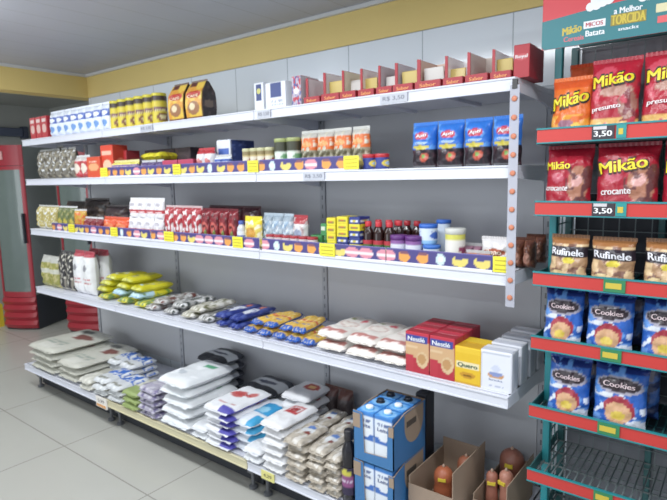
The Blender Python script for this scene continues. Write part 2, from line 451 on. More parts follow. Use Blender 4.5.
def fence(xa, xb, s, seed, label):
    zt = ZS[s]; cols = []; bm = bmesh.new(); L = xb-xa; h = .055
    n = int(L*190)
    grid(bm, n, 10, lambda u, v: Vector((xa+L*u, YF+.003, zt+.001+h*v)), strip_paint(seed, L), cols)
    grid(bm, 1, 1, lambda u, v: Vector((xa+L*u, YF+.0055, zt+.001+h*v)), lambda u, v: hx('d8d8e0'), cols, True)
    o = mk('shelf_edge_strip', bm, CARD); paint(o, cols)
    tag(o, label, 'shelf strip', 'fruit-print shelf edge strips')
    bx('clip_channel', xa, xb, YF+.002, YF+.0105, zt+.0002, zt+.006, solid('e2e2ea', .4), o)
    return o
X = lambda px, s: xat(px, YF, ZS[s])
fence(X(100, 2), X(172, 2), 2, 3, 'purple fruit-print strip along the second shelf, left end')
fence(X(173, 2), X(258, 2), 2, 4, 'purple fruit-print strip along the middle of the second shelf')
fence(X(259, 2), X(358, 2), 2, 5, 'purple fruit-print strip on the second shelf below the orange-topped bags')
fence(X(52, 3), X(150, 3), 3, 6, 'purple fruit-print strip along the third shelf, left end')
fence(X(151, 3), X(259, 3), 3, 8, 'purple fruit-print strip along the middle of the third shelf')
fence(X(262, 3), X(385, 3), 3, 9, 'purple fruit-print strip on the third shelf below the stacked yellow boxes')
fence(X(386, 3), X(492, 3), 3, 12, 'purple fruit-print strip on the third shelf below the blue and white tubs')
def price_card(pa, pb, s, where):
    xa, xb = X(pa, s), X(pb, s); zt = ZS[s]; w = xb-xa
    o = bx('price_card', xa, xb, YF-.002, YF+.0, zt+.002, zt+.055, solid('ece23a', .5))
    tag(o, 'bright yellow price card '+where, 'price card', 'yellow price cards')
    boxes('printed_line', [(((xa+xb)/2, YF-.0028, zt+z), (w*.8, .001, .0035)) for z in (.012, .027, .042)], solid('b9a92e', .5), o)
for a in ((101, 108, 2, 'on the second shelf below the yellow camomile packs'), (173.5, 181, 2, 'on the second shelf left of the pink-red carton'),
          (248, 258.5, 2, 'on the second shelf below the small condiment jars'), (344, 359, 2, 'on the second shelf below the last orange-topped bag'),
          (69, 75, 3, 'at the far left of the third shelf'), (111, 118, 3, 'on the third shelf below the orange-red pack'),
          (164.5, 174, 3, 'on the third shelf below the red and white packs'), (233, 243, 3, 'on the third shelf below the yellow flower pack'),
          (320, 335, 3, 'on the third shelf in front of the stacked yellow boxes'), (493, 512, 3, 'at the right end of the third shelf')):
    price_card(*a)
def rail_tag(pa, pb, s, where, shelf_y=None):
    y = YF if s < 5 else YB
    xa, xb = xat(pa, y, ZS[s]), xat(pb, y, ZS[s]); zt = ZS[s]; w = xb-xa
    o = bx('price_tag', xa, xb, y-.0065, y-.0045, zt-.038, zt-.006, solid('b9bcc6', .4))
    tag(o, 'grey price tag '+where, 'price tag', 'grey price tags on the rails')
    lettering('R$ 3,50', w*.8, .017, lambda a, b: Vector(((xa+xb)/2+a, y-.0072, zt-.022+b)), solid('7c7f8c', .5), o, 'price')
rail_tag(381, 408, 1, 'on the top shelf rail below the red display boxes')
rail_tag(304, 325, 2, 'on the second shelf rail below the orange-topped bags')
rail_tag(141, 153, 1, 'on the top shelf rail below the yellow jars')
rail_tag(258, 271, 1, 'on the top shelf rail below the white and navy boxes')
t = bx('price_tag', -3.12, -3.0, YB-.012, YB-.004, .13, .195, solid('e9e4dc', .5)); tag(t, 'white and orange price tag hanging from the left end of the floor shelf rail', 'price tag')
bx('orange_band', -3.11, -3.01, YB-.0135, YB-.012, .135, .15, solid('e0a060', .5), t); lettering('5,99', .07, .02, lambda a, b: Vector((-3.06+a, YB-.0135, .172+b)), solid('77706c', .5), t, 'price')
t = bx('price_tag', -1.69, -1.61, YB-.008, YB-.004, .145, .185, solid('dfd884', .5)); tag(t, 'pale yellow price tag on the floor shelf rail below the sugar stack', 'price tag')
lettering('4,29', .05, .018, lambda a, b: Vector((-1.65+a, YB-.009, .165+b)), solid('77704c', .5), t, 'price')
# hanging clip strip at the right end
cs = empty('clip_strip', (-.613, YF-.012, 1.76)); tag(cs, 'clear hanging clip strip with orange clips at the right end of the shelves', 'clip strip')
bx('strip', -.015, .015, -.001, .001, -.70, .012, mat('clear_strip', 'b9bac6', .3, alpha=.75), cs)
bx('hook', -.008, .008, -.003, .006, .0, .03, solid('333333', .5), cs)
for k in range(12):
    c = lathe_obj('clip', [(.009, 0), (.009, .003), (.005, .004)], solid('c77758', .4), cs, 12, (0, -.001, -.03-.058*k)); c.rotation_euler = (math.pi/2, 0, 0)
# ================================================================ PRODUCTS: TOP SHELF
RED = 'b3262f'
# red cartons at the far left
w, h = dims(31, 48, 117, 1, n=3)
c, _ = carton('red_carton', w*.94, .12, h, P(RED, ('e', .5, .45, .35, .2, 'd9b0a8'), ('r', .15, .75, .85, .88, 'e0c4c0')), P('a8232c', ('r', .2, .3, .8, .6, 'd08a86')), flap='8c1c24')
run(c, 31, 48, 3, 1, 'small red carton on the top shelf', 'carton', 'red cartons on the top shelf')
# white and blue milk powder pouches
w, h = dims(49, 108, 108, 1, n=8)
o, sf = pouch('powder_pouch', w*1.02, h*.98, .05, P('dfe6f2', ('r', .0, .55, 1, .8, '3d5cae'), ('e', .5, .66, .36, .1, 'eef2fb'), ('e', .5, .3, .3, .14, '6f9ad6'), ('r', 0, 0, 1, .08, 'b8c6e6')), seal='dfe4ee', seed=1)
run(o, 49, 108, 8, 1, 'white and blue powder pouch on the top shelf', 'pouch', 'white and blue powder pouches', jit=.06, rows=1)
# yellow chocolate-powder jars with dark collar
w, h = dims(108, 159, 97, 1, n=6)
o = pot('cocoa_powder_jar', w*.47, h, P('d8c437', ('r', 0, .84, 1, 1, '3a2a22'), ('r', .04, .45, .96, .64, '6e3a5a'), ('t', .1, .48, .9, .6, 2, 'f0e4a0'), ('e', .5, .25, .36, .14, '7a4a2c'), ('e', .45, .27, .18, .07, 'e9d9a0')), 'd6c93c', .016, lidr=1.0)
run(o, 108, 159, 6, 1, 'yellow powder jar with dark collar on the top shelf', 'jar', 'yellow powder jars')
# two orange coffee packs
w, h = dims(168, 203, 83, 1, n=2)
o, sf = carton('coffee_pack', w*.86, .085, h, P('dd9a3a', ('r', 0, .88, 1, 1, '5a2a22'), ('n', 3, .05, 'e7c04a', 2), ('e', .5, .66, .45, .1, 'b93a2c'), ('e', .5, .3, .36, .18, '9a6a4a'), ('e', .42, .34, .18, .09, 'ead6b0'), ('r', 0, 0, 1, .06, '6a3020')), P('2b2226', ('n', 5, .25, '4a3a3c'), ('e', .5, .4, .3, .1, '6a5a50')), P('3a2a28'), m=FILM, n=26)
for v in o.data.vertices:   # gathered top fold and slightly swollen sides
    q = v.co.z/h; k = max(0, (q-.72)/.28); v.co.y = v.co.y*(1-.8*k)+.0425*.8*k; v.co.x *= 1+.05*math.sin(math.pi*q)
    v.co.y += math.sin(math.pi*min(1, q/.72))*.006*(-1 if v.co.y < .03 else 1 if v.co.y > .05 else 0)
mk_ = boxes('top_fold', [((0, .0425, h+.004), (w*.84, .004, .012))], solid('6a5040', .4), o)
sf = lambda a, b: Vector((a, -.009, b))
lettering('CAFÉ', w*.6, h*.08, lambda a, b: sf(a, h*.62+b), solid('f3e6c8', .5), o)
run(o, 168, 203, 2, 1, 'orange and yellow coffee pack on the top shelf', 'coffee pack', 'orange coffee packs')
# white and navy boxes
w, h = dims(255, 264, 83, 1); w2, h2 = dims(266, 286, 82, 1)
o, _ = carton('tea_carton', w, .11, h, P('e4e8f0', ('r', .2, .35, .8, .95, '2c3c74'), ('e', .5, .7, .2, .1, 'c9c46a')), P('e2e6ee'), flap='cfd5e2')
run(o, 255, 264, 1, 1, 'narrow white carton with a navy panel on the top shelf', 'carton', None)
o, _ = carton('tea_carton', w2, .13, h2, P('e8ebf2', ('r', .25, .45, .8, .95, '33437e'), ('t', .3, .15, .9, .3, 2, 'a4aabd')), P('e9edf4'), flap='d5dae6')
run(o, 266, 286, 1, 1, 'wider white carton with a navy picture on the top shelf', 'carton', None)
o, _ = carton('tea_carton', *[dims(292, 301, 74, 1)[0], .12, dims(292, 301, 76, 1)[1]], P('b9aebf', ('n', 5, .1, 'c0343c', 1), ('n', 6, .2, '3b4a92', 4), ('e', .5, .5, .3, .1, 'e9e2e4')), P('c3bfc6'), flap='b03038')
run(o, 292, 301, 1, 1, 'red, white and blue patterned carton on the top shelf', 'carton', None)
# red display boxes
db = [(304, 320, 76, 'e9e4e4', 0), (321, 339, 70, 'f0ecea', 1), (340, 356, 68, 'e6dcc0', 2), (358, 374, 66, 'f0e8e4', 1), (376, 392, 63, 'c9c0c4', 2), (393, 413, 60, 'd4d0d8', 2),
      (415, 441, 56, 'e8c8b4', 3), (443, 463, 53, 'fafafa', 1), (465, 488, 49, 'd0c4ba', 0), (490, 511, 46, 'f4f4f6', 2)]
for i, (a, b, py, inner, pk) in enumerate(db):
    w, h = dims(a, b, py, 1)
    o = display_box('display_box', w*.99, .17, h*.98, 'a51f2c', inner, 'd8c070' if i % 2 else 'd9d4ce', 0, 'Sabor', pk)
    desc = ['with bare grey back', 'with one pale packet', 'with yellow packets', 'with white inner back', 'with dark inner back', 'with a few dim packets', 'full of packets, widest of the row', 'with white inside, nearly empty', 'empty with brown back', 'beside the closed red carton'][i]
    run(o, a, b, 1, 1, 'open red display box %s, %s from left, top shelf' % (desc, ORD[i] if i else 'first'), 'display box', 'red display boxes on the top shelf')
w, h = dims(514, 530, 44, 1)
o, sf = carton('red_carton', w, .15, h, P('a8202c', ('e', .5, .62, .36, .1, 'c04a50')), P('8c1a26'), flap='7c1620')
lettering('Royal', w*.75, h*.14, lambda a, b: sf(a, h*.62+b), solid('ecdcdc', .5), o)
run(o, 513, 529, 1, 1, 'closed red carton with white lettering at the right end of the top shelf', 'carton', None)

# ================================================================ SECOND SHELF
w, h = dims(36, 72, 150, 2, n=5)
o, _ = pouch('clear_snack_bag', w*1.0, h, .07, P('6c665a', ('n', 6, .15, '8c8470'), ('n', 9, .3, 'd6d8d8', 5), ('n', 4, .22, '4c4438', 8)), seal='8c8c88', seed=5, wr=2)  # pale flecks put the film's glints into the colour
run(o, 36, 72, 5, 2, 'clear bag of brown snacks on the second shelf', 'snack bag', 'clear snack bags at the left of the second shelf', jit=.25)
o2 = dup(o); o2.location = (xat(60, YF+.14, ZS[2]), YF+.16, ZS[2]+.03); tag(o2, 'clear bag of brown snacks standing behind its row, far left of the second shelf', 'snack bag', 'clear snack bags at the left of the second shelf')
w, h = dims(73, 87, 157, 2, n=2)
o, _ = pouch('biscuit_pack', w, h, .06, P('b53a40', ('e', .5, .45, .4, .25, 'e2d6c6'), ('r', 0, .8, 1, 1, 'c8c0bc')), seed=8)
run(o, 73, 87, 2, 2, 'red and cream biscuit pack on the second shelf', 'biscuit pack', 'red and cream biscuit packs', jit=.1)
w, h = dims(88, 101, 157, 2)
o, sf = carton('orange_carton', w, .1, h, P('cf4a2c', ('e', .5, .5, .38, .2, 'e0a070'), ('t', .2, .75, .8, .85, 1, 'f2d8c0')), P('bb3c26', ('e', .5, .5, .3, .2, 'd98060')), flap='a63420')
run(o, 88, 101, 1, 2, 'short orange-red carton on the second shelf', 'carton', None)
w, h = dims(102, 114, 145, 2)
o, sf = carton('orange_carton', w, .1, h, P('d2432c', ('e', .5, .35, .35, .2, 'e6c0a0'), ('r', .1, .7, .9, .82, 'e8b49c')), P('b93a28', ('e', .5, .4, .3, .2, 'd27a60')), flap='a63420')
run(o, 102, 114, 1, 2, 'tall orange-red carton beside the short one on the second shelf', 'carton', None, dy=.045)
w, h = dims(116, 128, 151, 2, dy=.12, n=2)
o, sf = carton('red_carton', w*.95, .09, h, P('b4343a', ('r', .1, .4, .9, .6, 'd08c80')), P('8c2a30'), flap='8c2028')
run(o, 116, 128, 2, 2, 'dull red carton behind the camomile packs on the second shelf', 'carton', 'dull red cartons', dy=.12)
w, h = dims(110, 136, 162, 2, n=3)
o, _ = pouch('camomile_pack', w*1.05, h, .05, P('d9cf66', ('e', .5, .35, .4, .2, 'ece8dc'), ('e', .5, .35, .14, .08, 'd8a83a'), ('r', 0, .68, 1, .8, '7a5aa0')), seed=9, seal='d9d090')
run(o, 110, 136, 3, 2, 'pale yellow camomile pack on the second shelf', 'herb pack', 'pale yellow camomile packs', jit=.15)
w, h = dims(139, 161, 162, 2, n=3)
o, _ = pouch('herb_pack', w, h, .05, P('8d74a6', ('e', .5, .5, .4, .3, 'dccf9a'), ('r', 0, .75, 1, 1, '5b4a78')), seed=10)
run(o, 139, 161, 3, 2, 'small purple and cream herb pack on the second shelf', 'herb pack', 'purple and cream herb packs', jit=.12)
w, h = dims(140, 161, 156, 2, dy=.10)
o, _ = sack('yellow_bundle', w, .16, .05, P('dcd233', ('n', 5, .2, 'b09a2a')), m=FILM, seed=3)
o.location = (xat(150, YF+.085, 1.6), YF+.085, ZS[2]+.085); tag(o, 'yellow packet lying across the top of the purple herb packs', 'packet')
# dark cartons at the back
w, h = dims(146, 192, 149, 2, dy=.2, n=3)
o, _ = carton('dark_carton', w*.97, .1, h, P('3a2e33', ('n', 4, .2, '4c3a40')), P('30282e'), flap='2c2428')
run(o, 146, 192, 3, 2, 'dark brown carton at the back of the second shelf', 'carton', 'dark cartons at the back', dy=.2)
w, h = dims(163, 194, 160, 2, dy=.05, n=2)
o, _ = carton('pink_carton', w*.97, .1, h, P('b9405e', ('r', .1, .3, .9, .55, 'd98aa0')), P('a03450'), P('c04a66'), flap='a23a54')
run(o, 163, 194, 2, 2, 'low pink-red carton on the second shelf', 'carton', 'low pink-red cartons', dy=.05)
w, h = dims(195, 211, 150, 2, n=2)
o, _ = pouch('sachet_pack', w, h, .06, P('e2dfe2', ('r', 0, .85, 1, 1, 'b8343c'), ('e', .5, .5, .34, .16, 'd27e7c'), ('r', 0, .1, 1, .2, 'c05a5e')), seed=12, seal='c04048')
run(o, 195, 211, 2, 2, 'white pack with red top on the second shelf', 'sachet pack', 'white packs with red tops')
w, h = dims(212, 228, 157, 2, n=2)
o, _ = pouch('yeast_pack', w, h, .05, P('e4e8f0', ('r', 0, .72, 1, .86, '3f5eae'), ('e', .5, .4, .34, .2, '8fa8d8')), seed=13)
run(o, 212, 228, 2, 2, 'small white and blue pack on the second shelf', 'sachet pack', 'small white and blue packs', dy=.025)
w, h = dims(218, 232, 140, 2, dy=.10)
o, _ = carton('white_navy_carton', w, .16, h, P('e6e9ee', ('r', .1, .55, .9, .75, '4767b4'), ('e', .5, .35, .3, .12, '9cb0dc')), P('28376e', ('n', 5, .25, '4a5a92')), P('d0d6e4'), flap='c9d0e0')
run(o, 218, 232, 1, 2, 'tall white carton with navy side on the second shelf', 'carton', None, dy=.1)
w, h = dims(241, 271, 148, 2, n=4)
o = pot('condiment_jar', w*.45, h, P('c6b27a', ('r', 0, .3, 1, .72, 'e4dcc8'), ('e', .5, .5, .3, .16, 'b0503c'), ('r', 0, .82, 1, 1, '8c7c54')), 'c9c69a', .014)
run(o, 241, 271, 4, 2, 'small pale condiment jar on the second shelf', 'jar', 'small condiment jars', rows=2, rowd=.075)
w, h = dims(272, 296, 138, 2, n=2)
o = pot('olive_jar', w*.46, h, P('4c5c38', ('r', 0, .22, 1, .66, 'dfe8dc'), ('e', .5, .5, .32, .12, '6a9a6e'), ('r', 0, .22, 1, .3, '68a04a'), ('r', 0, .66, 1, 1, '3a3c2c')), '9ea86a', .016)
run(o, 272, 296, 2, 2, 'dark green-labelled olive jar on second shelf', 'jar', 'olive jars', rows=2, rowd=.085)
w, h = dims(297, 364, 131, 2, n=4)
o, _ = pouch('orange_top_bag', w*1.0, h, .06, P('8f8a72', ('r', 0, .55, 1, .86, 'd8692c'), ('r', 0, .86, 1, 1, 'b8b4ac'), ('n', 6, .22, 'c9c4b0', 7), ('nr', 5, .05, '5f5a44', 0, 0, 1, .5), ('e', .5, .7, .3, .07, 'e89a5c'), ('e', .5, .2, .3, .12, 'c0ae5a')), seal='c9c9c4', seed=15, wr=1.6)
run(o, 297, 366, 4, 2, 'clear seed bag with orange top on the second shelf', 'seed bag', 'orange-topped bags', jit=.08)
w, h = dims(360, 385, 154, 2, n=2)
o = pot('baking_powder_tin', w*.47, h, P('2f3c86', ('e', .5, .5, .34, .3, 'd9c04a'), ('e', .5, .5, .2, .16, 'b0c8e0')), 'b82c34', .014)
run(o, 360, 385, 2, 2, 'small blue tin with red lid on the second shelf', 'tin', 'small blue tins with red lids')
w, h = dims(407, 518, 120, 2, n=4)
bag = P('2b6cc8', ('n', 6, .32, '5f9ae0', 3), ('nr', 7, -1, '2a2228', 0, 0, 1, .42), ('nr', 7, .22, '463038', 0, 0, 1, .42), ('e', .5, .48, .34, .05, 'c8b848'), ('e', .62, .24, .18, .11, 'b8503c'), ('e', .58, .27, .08, .05, '7aa050'), ('r', .05, .02, .95, .05, '9a9a9a'), ('e', .5, .74, .3, .09, 'b92c44'), ('e', .5, .58, .26, .03, '9cc0ee'))
o, sf = pouch('chocolate_powder_bag', w*.98, h*.97, .075, bag, seal='3f7cd0', seed=17, wr=1.3)
lettering('Apti', w*.42, h*.1, lambda a, b: sf(a, h*.72+b), solid('f0eef2', .5), o, tilt=.12, shear=.2)
lettering('choco', w*.4, h*.06, lambda a, b: sf(a, h*.56+b), solid('cfe0f6', .5), o, 'flavour_print')
run(o, 407, 518, 4, 2, 'glossy blue and black bag on the second shelf', 'snack bag', 'blue and black bags', jit=.05)

# ================================================================ THIRD SHELF
w, h = dims(35, 55, 207, 3, n=3)
o, _ = pouch('clear_pasta_bag', w, h, .07, P('b3a35e', ('n', 8, .18, 'd8d2b0'), ('n', 5, .3, 'e6e8ea', 6)), seal='b4b4ae', seed=20, wr=1.8)
run(o, 35, 55, 3, 3, 'clear bag of yellow pasta on the third shelf', 'pasta bag', 'clear pasta bags', jit=.12)
w, h = dims(57, 74, 208, 3, n=3)
o, _ = pouch('green_pack', w, h, .06, P('5f6a3c', ('n', 5, .15, '8c8a50'), ('e', .5, .4, .3, .15, 'c0b24a')), seed=21)
run(o, 57, 74, 3, 3, 'olive green pack on the third shelf', 'pack', 'olive green packs', jit=.15)
for i, (a, b, py, c) in enumerate(((60, 84, 203, '3d3630'), (80, 104, 200, '332c2c'), (100, 122, 207, '463a3c'))):
    w, h = dims(a, b, py, 3, dy=.18)
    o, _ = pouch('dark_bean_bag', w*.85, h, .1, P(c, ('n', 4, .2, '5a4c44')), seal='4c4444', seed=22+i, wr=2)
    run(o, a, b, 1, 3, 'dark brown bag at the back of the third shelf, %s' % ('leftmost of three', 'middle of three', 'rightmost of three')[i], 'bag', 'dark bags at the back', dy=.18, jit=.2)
w, h = dims(74, 82, 211, 3, dy=.04)
o, _ = pouch('orange_pack', w, h, .05, P('c89a3a', ('n', 5, .1, 'd0682c')), seed=27); run(o, 74, 82, 1, 3, 'yellow-orange pack leaning on the dark bags of the third shelf', 'pack', None, rz=.3)
w, h = dims(83, 101, 219, 3, n=3)
o, _ = pouch('dark_red_pack', w, h, .05, P('7c2830', ('e', .5, .5, .32, .2, 'a8605c')), seed=28); run(o, 83, 101, 3, 3, 'dark red pack left of the orange-red packs, third shelf', 'pack', 'dark red packs', jit=.1)
w, h = dims(101, 126, 219, 3, n=2)
o, _ = pouch('orange_red_pack', w, h, .06, P('d9532c', ('e', .5, .55, .36, .2, 'e8845a'), ('r', 0, 0, 1, .3, '9c2c34')), seed=29, seal='c84a2c'); run(o, 101, 126, 2, 3, 'bright orange-red pack on the third shelf', 'pack', 'bright orange-red packs', jit=.1)
w, h = dims(127, 161, 219, 3, n=4)
wp = P('e3e1e4', ('r', .0, .3, 1, .48, 'b8343e'), ('t', .1, .32, .9, .46, 1, 'ecd6d6'), ('e', .5, .75, .3, .1, 'b9b4bc'), ('r', 0, 0, 1, .06, '9a94a0'))
o, _ = pouch('soup_sachet', w*1.02, h, .045, wp, seal='dcdcdc', seed=31)
run(o, 127, 161, 4, 3, 'white sachet with red band, lower row on the third shelf', 'sachet', 'white sachets with red bands')
o, _ = pouch('soup_sachet', w*1.02, h, .045, wp, seal='dcdcdc', seed=32)
run(o, 128, 162, 4, 3, 'white sachet with red band, standing on the lower row', 'sachet', 'white sachets with red bands', z=ZS[3]+h-.003, dy=.04)
w, h = dims(163, 199, 208, 3, n=4)
o, _ = pouch('red_white_pack', w, h, .06, P('a82c36', ('n', 5, .12, 'e4dcdc'), ('w', .5, 0, .1, .12, 6, 'ece6e6')), seed=33, seal='c9b4b4', wr=1.6)
run(o, 163, 199, 4, 3, 'shiny red and white pack on the third shelf', 'pack', 'shiny red and white packs', jit=.12)
w, h = dims(200, 236, 211, 3, n=4)
o, _ = pouch('tomato_sauce_pouch', w, h, .05, P('7a1c26', ('e', .5, .5, .32, .16, 'b85048'), ('n', 5, .25, '5c1c22', 2), ('e', .6, .35, .12, .07, '7a8a4a')), seed=34, seal='6a2028', gusset=True)
run(o, 200, 236, 4, 3, 'dark red sauce pouch on the third shelf', 'sauce pouch', 'dark red sauce pouches', jit=.08)
w, h = dims(206, 258, 208, 3, dy=.2, n=3)
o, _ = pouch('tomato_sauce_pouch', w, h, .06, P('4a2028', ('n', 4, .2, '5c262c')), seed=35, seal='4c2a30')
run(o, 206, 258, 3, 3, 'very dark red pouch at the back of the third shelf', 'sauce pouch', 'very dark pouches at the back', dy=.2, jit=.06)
w, h = dims(236, 242, 221, 3)
o = bottle('vinegar_bottle', w*.5, h, 'c9ccd4', '3f56a4', P('dfe3ee', ('r', 0, .3, 1, .6, '4a62b0'))); run(o, 236, 242, 1, 3, 'small white bottle with blue cap on the third shelf', 'bottle', None)
w, h = dims(242, 259, 219, 3)
o, _ = pouch('flower_print_pack', w, h, .05, P('dcc55a', ('r', 0, .8, 1, 1, 'e8d030'), ('n', 5, .15, 'e9e2c0'), ('e', .5, .5, .3, .2, 'c9923a')), seed=37, seal='e2d040'); run(o, 242, 259, 1, 3, 'yellow flower-print pack on the third shelf', 'pack', None)
w, h = dims(260, 290, 217, 3, n=3)
o, _ = pouch('clear_blue_bag', w, h, .06, P('a9bccb', ('n', 6, .12, 'd6dfe6'), ('n', 5, .25, '7f9cb8', 6), ('r', 0, .85, 1, 1, '93a2ae')), seed=38, seal='b9c6d0', wr=2)
run(o, 260, 290, 3, 3, 'pale blue clear bag on the third shelf', 'bag', 'pale blue clear bags', dy=.07, jit=.1)
w, h = dims(290, 304, 219, 3)
o, _ = pouch('white_red_pack', w, h, .06, P('dcdcdc', ('r', 0, .82, 1, 1, 'a83a40'), ('n', 4, .2, 'b9a4a4'), ('e', .5, .5, .3, .15, '8f9cb4')), seed=39, seal='b04048'); run(o, 290, 304, 1, 3, 'white pack with red top edge on the third shelf', 'pack', None, dy=.07)
w, h = dims(264, 314, 236, 3, n=6)
o = pot('spread_pot', w*.46, h, P('d8c9cc', ('r', 0, .2, 1, .7, 'b04a50'), ('e', .5, .45, .3, .2, 'ecd8c0')), 'a83038', .01)
run(o, 264, 314, 6, 3, 'tiny pot with red lid on the third shelf', 'pot', 'tiny pots with red lids', dy=.025)
w, h = dims(312, 323, 235, 3, dy=.1)
o, _ = carton('green_carton', w, .08, h, P('3f8a4c', ('e', .5, .5, .3, .2, 'b8d8a0')), P('357542'), flap='2c6a3a'); run(o, 311, 322, 1, 3, 'low green carton beside the stacked yellow boxes', 'carton', None, dy=.08)
# stacks of stock cube boxes
YB_ = P('dfcf2e', ('r', .2, .3, .8, .62, '8a7a3c'), ('e', .5, .5, .18, .16, 'c04a3a')); BB_ = P('232f78', ('r', .15, .3, .85, .6, 'd8dcec'), ('e', .5, .45, .2, .15, 'c8b84a')); GB_ = P('3f8a50', ('r', .1, .3, .7, .7, 'd0dcc8'))
cols_ = [(321, 327, 'GGG', .02), (327, 336, 'YYYYY', .0), (337, 348, 'YBBYYY', .0), (349, 360, 'BYBBYB', .0)]
wh = None
for ci, (a, b, seq, dd) in enumerate(cols_):
    y0 = YF+.03+dd+(.05 if ci == 0 else 0)
    w, _h = dims(a, b, 230, 3, Y=y0); bh = [.041, .031, .0268, .0268][ci]
    for k, ch in enumerate(seq):
        pp, nm_, fl = {'Y': (YB_, 'yellow', 'b9a82c'), 'B': (BB_, 'blue', '1e2a6a'), 'G': (GB_, 'green', '2f7040')}[ch]
        o, _ = carton('stock_cube_box', w*.96, .075, bh, pp, pp, n=10, flap=fl)
        o.location = ((xat(a, y0, ZS[3])+xat(b, y0, ZS[3]))/2+random.uniform(-.001, .001), y0, ZS[3]+.0005+k*(bh+.0008))
        tag(o, '%s stock cube box, %s from bottom in the %s stack on the third shelf' % (nm_, ORD[k], ['green leftmost', 'second', 'third', 'fourth, rightmost'][ci]), 'box', 'stacked stock cube boxes')
# soy sauce bottles
w, h = dims(361, 392, 222, 3, n=3, dy=.04)
o = bottle('soy_sauce_bottle', w*.44, h, '2a1614', 'c02a34', P('b0303c', ('r', 0, .3, 1, .7, '3a6a3a'), ('t', .2, .4, .8, .6, 1, 'e6dcc8')), (.12, .5))
run(o, 361, 392, 3, 3, 'dark red-capped bottle on the third shelf', 'bottle', 'dark bottles with red caps', dy=.04, rows=2, rowd=.075)
w, h = dims(388, 420, 221, 3, n=3, dy=.19)
o = bottle('soy_sauce_bottle', w*.44, h, '2e1614', 'b02832', P('6a1e26', ('r', 0, .3, 1, .6, '8a3a30')), (.12, .5))
run(o, 390, 420, 3, 3, 'dark red-capped bottle behind the purple-lidded jars', 'bottle', 'bottles behind the purple-lidded jars', dy=.19)
w, h = dims(387, 418, 236, 3, n=2)
o = pot('purple_lid_jar', w*.47, h, P('d8d9e6', ('r', 0, .8, 1, 1, '8a5a9a'), ('r', 0, .1, 1, .25, '8a90c0'), ('e', .5, .5, .3, .14, 'a0a8d0'), ('t', .2, .58, .8, .66, 1, '5a5a90')), '5c2c72', .018)
run(o, 387, 418, 2, 3, 'white jar with purple lid on the third shelf', 'jar', 'jars with purple lids', dy=.025)
# blue and white tubs
tp = P('cfdcec', ('r', 0, .0, 1, .25, '8ab8dc'), ('e', .5, .55, .3, .22, '3f62b8'), ('t', .15, .75, .85, .88, 1, '6f86c0'))
w, h = dims(420, 437, 246, 3)
o = pot('margarine_tub', w*.46, h, tp, '3568bc', .012, taper=.9); run(o, 419, 436, 1, 3, 'lower blue-lidded white tub on the third shelf', 'tub', 'blue-lidded tubs', dy=.03)
o = pot('powder_tub', w*.49, .075, tp, '2f62be', .014); o.location = (xat(428, YF+.085, 1.25), YF+.088, ZS[3]+h+.001); tag(o, 'blue-lidded white tub stacked on top of the lower tub', 'tub', 'blue-lidded tubs')
w, h = dims(436, 447, 221, 3, dy=.13)
o = pot('powder_tub', w*.6, h, tp, '2f62be', .014); run(o, 434, 447, 1, 3, 'tall blue-lidded tub behind the clear jar on the third shelf', 'tub', 'blue-lidded tubs', dy=.16)
w, h = dims(441, 461, 229, 3)
o = pot('clear_pickle_jar', w*.46, h, P('b8ad8c', ('r', 0, .35, 1, .8, 'e4e0d8'), ('e', .45, .52, .2, .12, '8c3c5c'), ('r', 0, .84, 1, 1, 'd0cc5c'), ('r', 0, 0, 1, .2, 'b8b050')), 'c9cac4', .02); run(o, 441, 461, 1, 3, 'clear jar with white label and pale lid on the third shelf', 'jar', None)
w, h = dims(461, 479, 247, 3, n=2, dy=.09)
o, _ = pouch('pink_pack', w, h, .06, P('a8788c', ('e', .5, .5, .36, .2, 'c8484c'), ('n', 4, .2, '8a6a80')), seed=44); run(o, 461, 479, 2, 3, 'dull pink pack beside the clear jar on the third shelf', 'pack', 'dull pink packs', dy=.09)
w, h = dims(462, 490, 254, 3, n=2)
o, _ = pouch('pink_pack', w, h, .05, P('b06a4c', ('e', .5, .5, .36, .2, 'd8a07a'), ('n', 4, .2, '8a6a80')), seed=46); run(o, 464, 486, 2, 3, 'low brown-orange pack on the third shelf below the white packet', 'pack', 'low brown-orange packs', dy=.02)
w, h = dims(477, 508, 240, 3, dy=.05)
o, sf = pouch('wafer_packet', w*1.0, h*.97, .06, P('dcd8d8', ('e', .5, .58, .38, .13, 'a85438'), ('w', .2, 0, .05, .03, 9, 'b9b0b4'), ('r', 0, 0, 1, .12, 'b08058')), seed=47, seal='d4d0d0', wr=1.5)
lettering('Bono', w*.5, h*.18, lambda a, b: sf(a, h*.58+b), solid('f0dcc8', .5), o)
run(o, 477, 508, 1, 3, 'white packet with brown oval at the right end of the third shelf', 'packet', None, dy=.05)
w, h = dims(514, 535, 243, 3, n=2, dy=.08)
o, _ = pouch('brown_cookie_pack', w, h, .09, P('6a4034', ('n', 4, .1, '8a5a44'), ('e', .5, .4, .35, .2, 'b08070')), seed=48, seal='7a5448'); run(o, 510, 530, 2, 3, 'brown cookie pack at the right end of the third shelf', 'cookie pack', 'brown cookie packs', dy=.10, rows=2, rowd=.12)

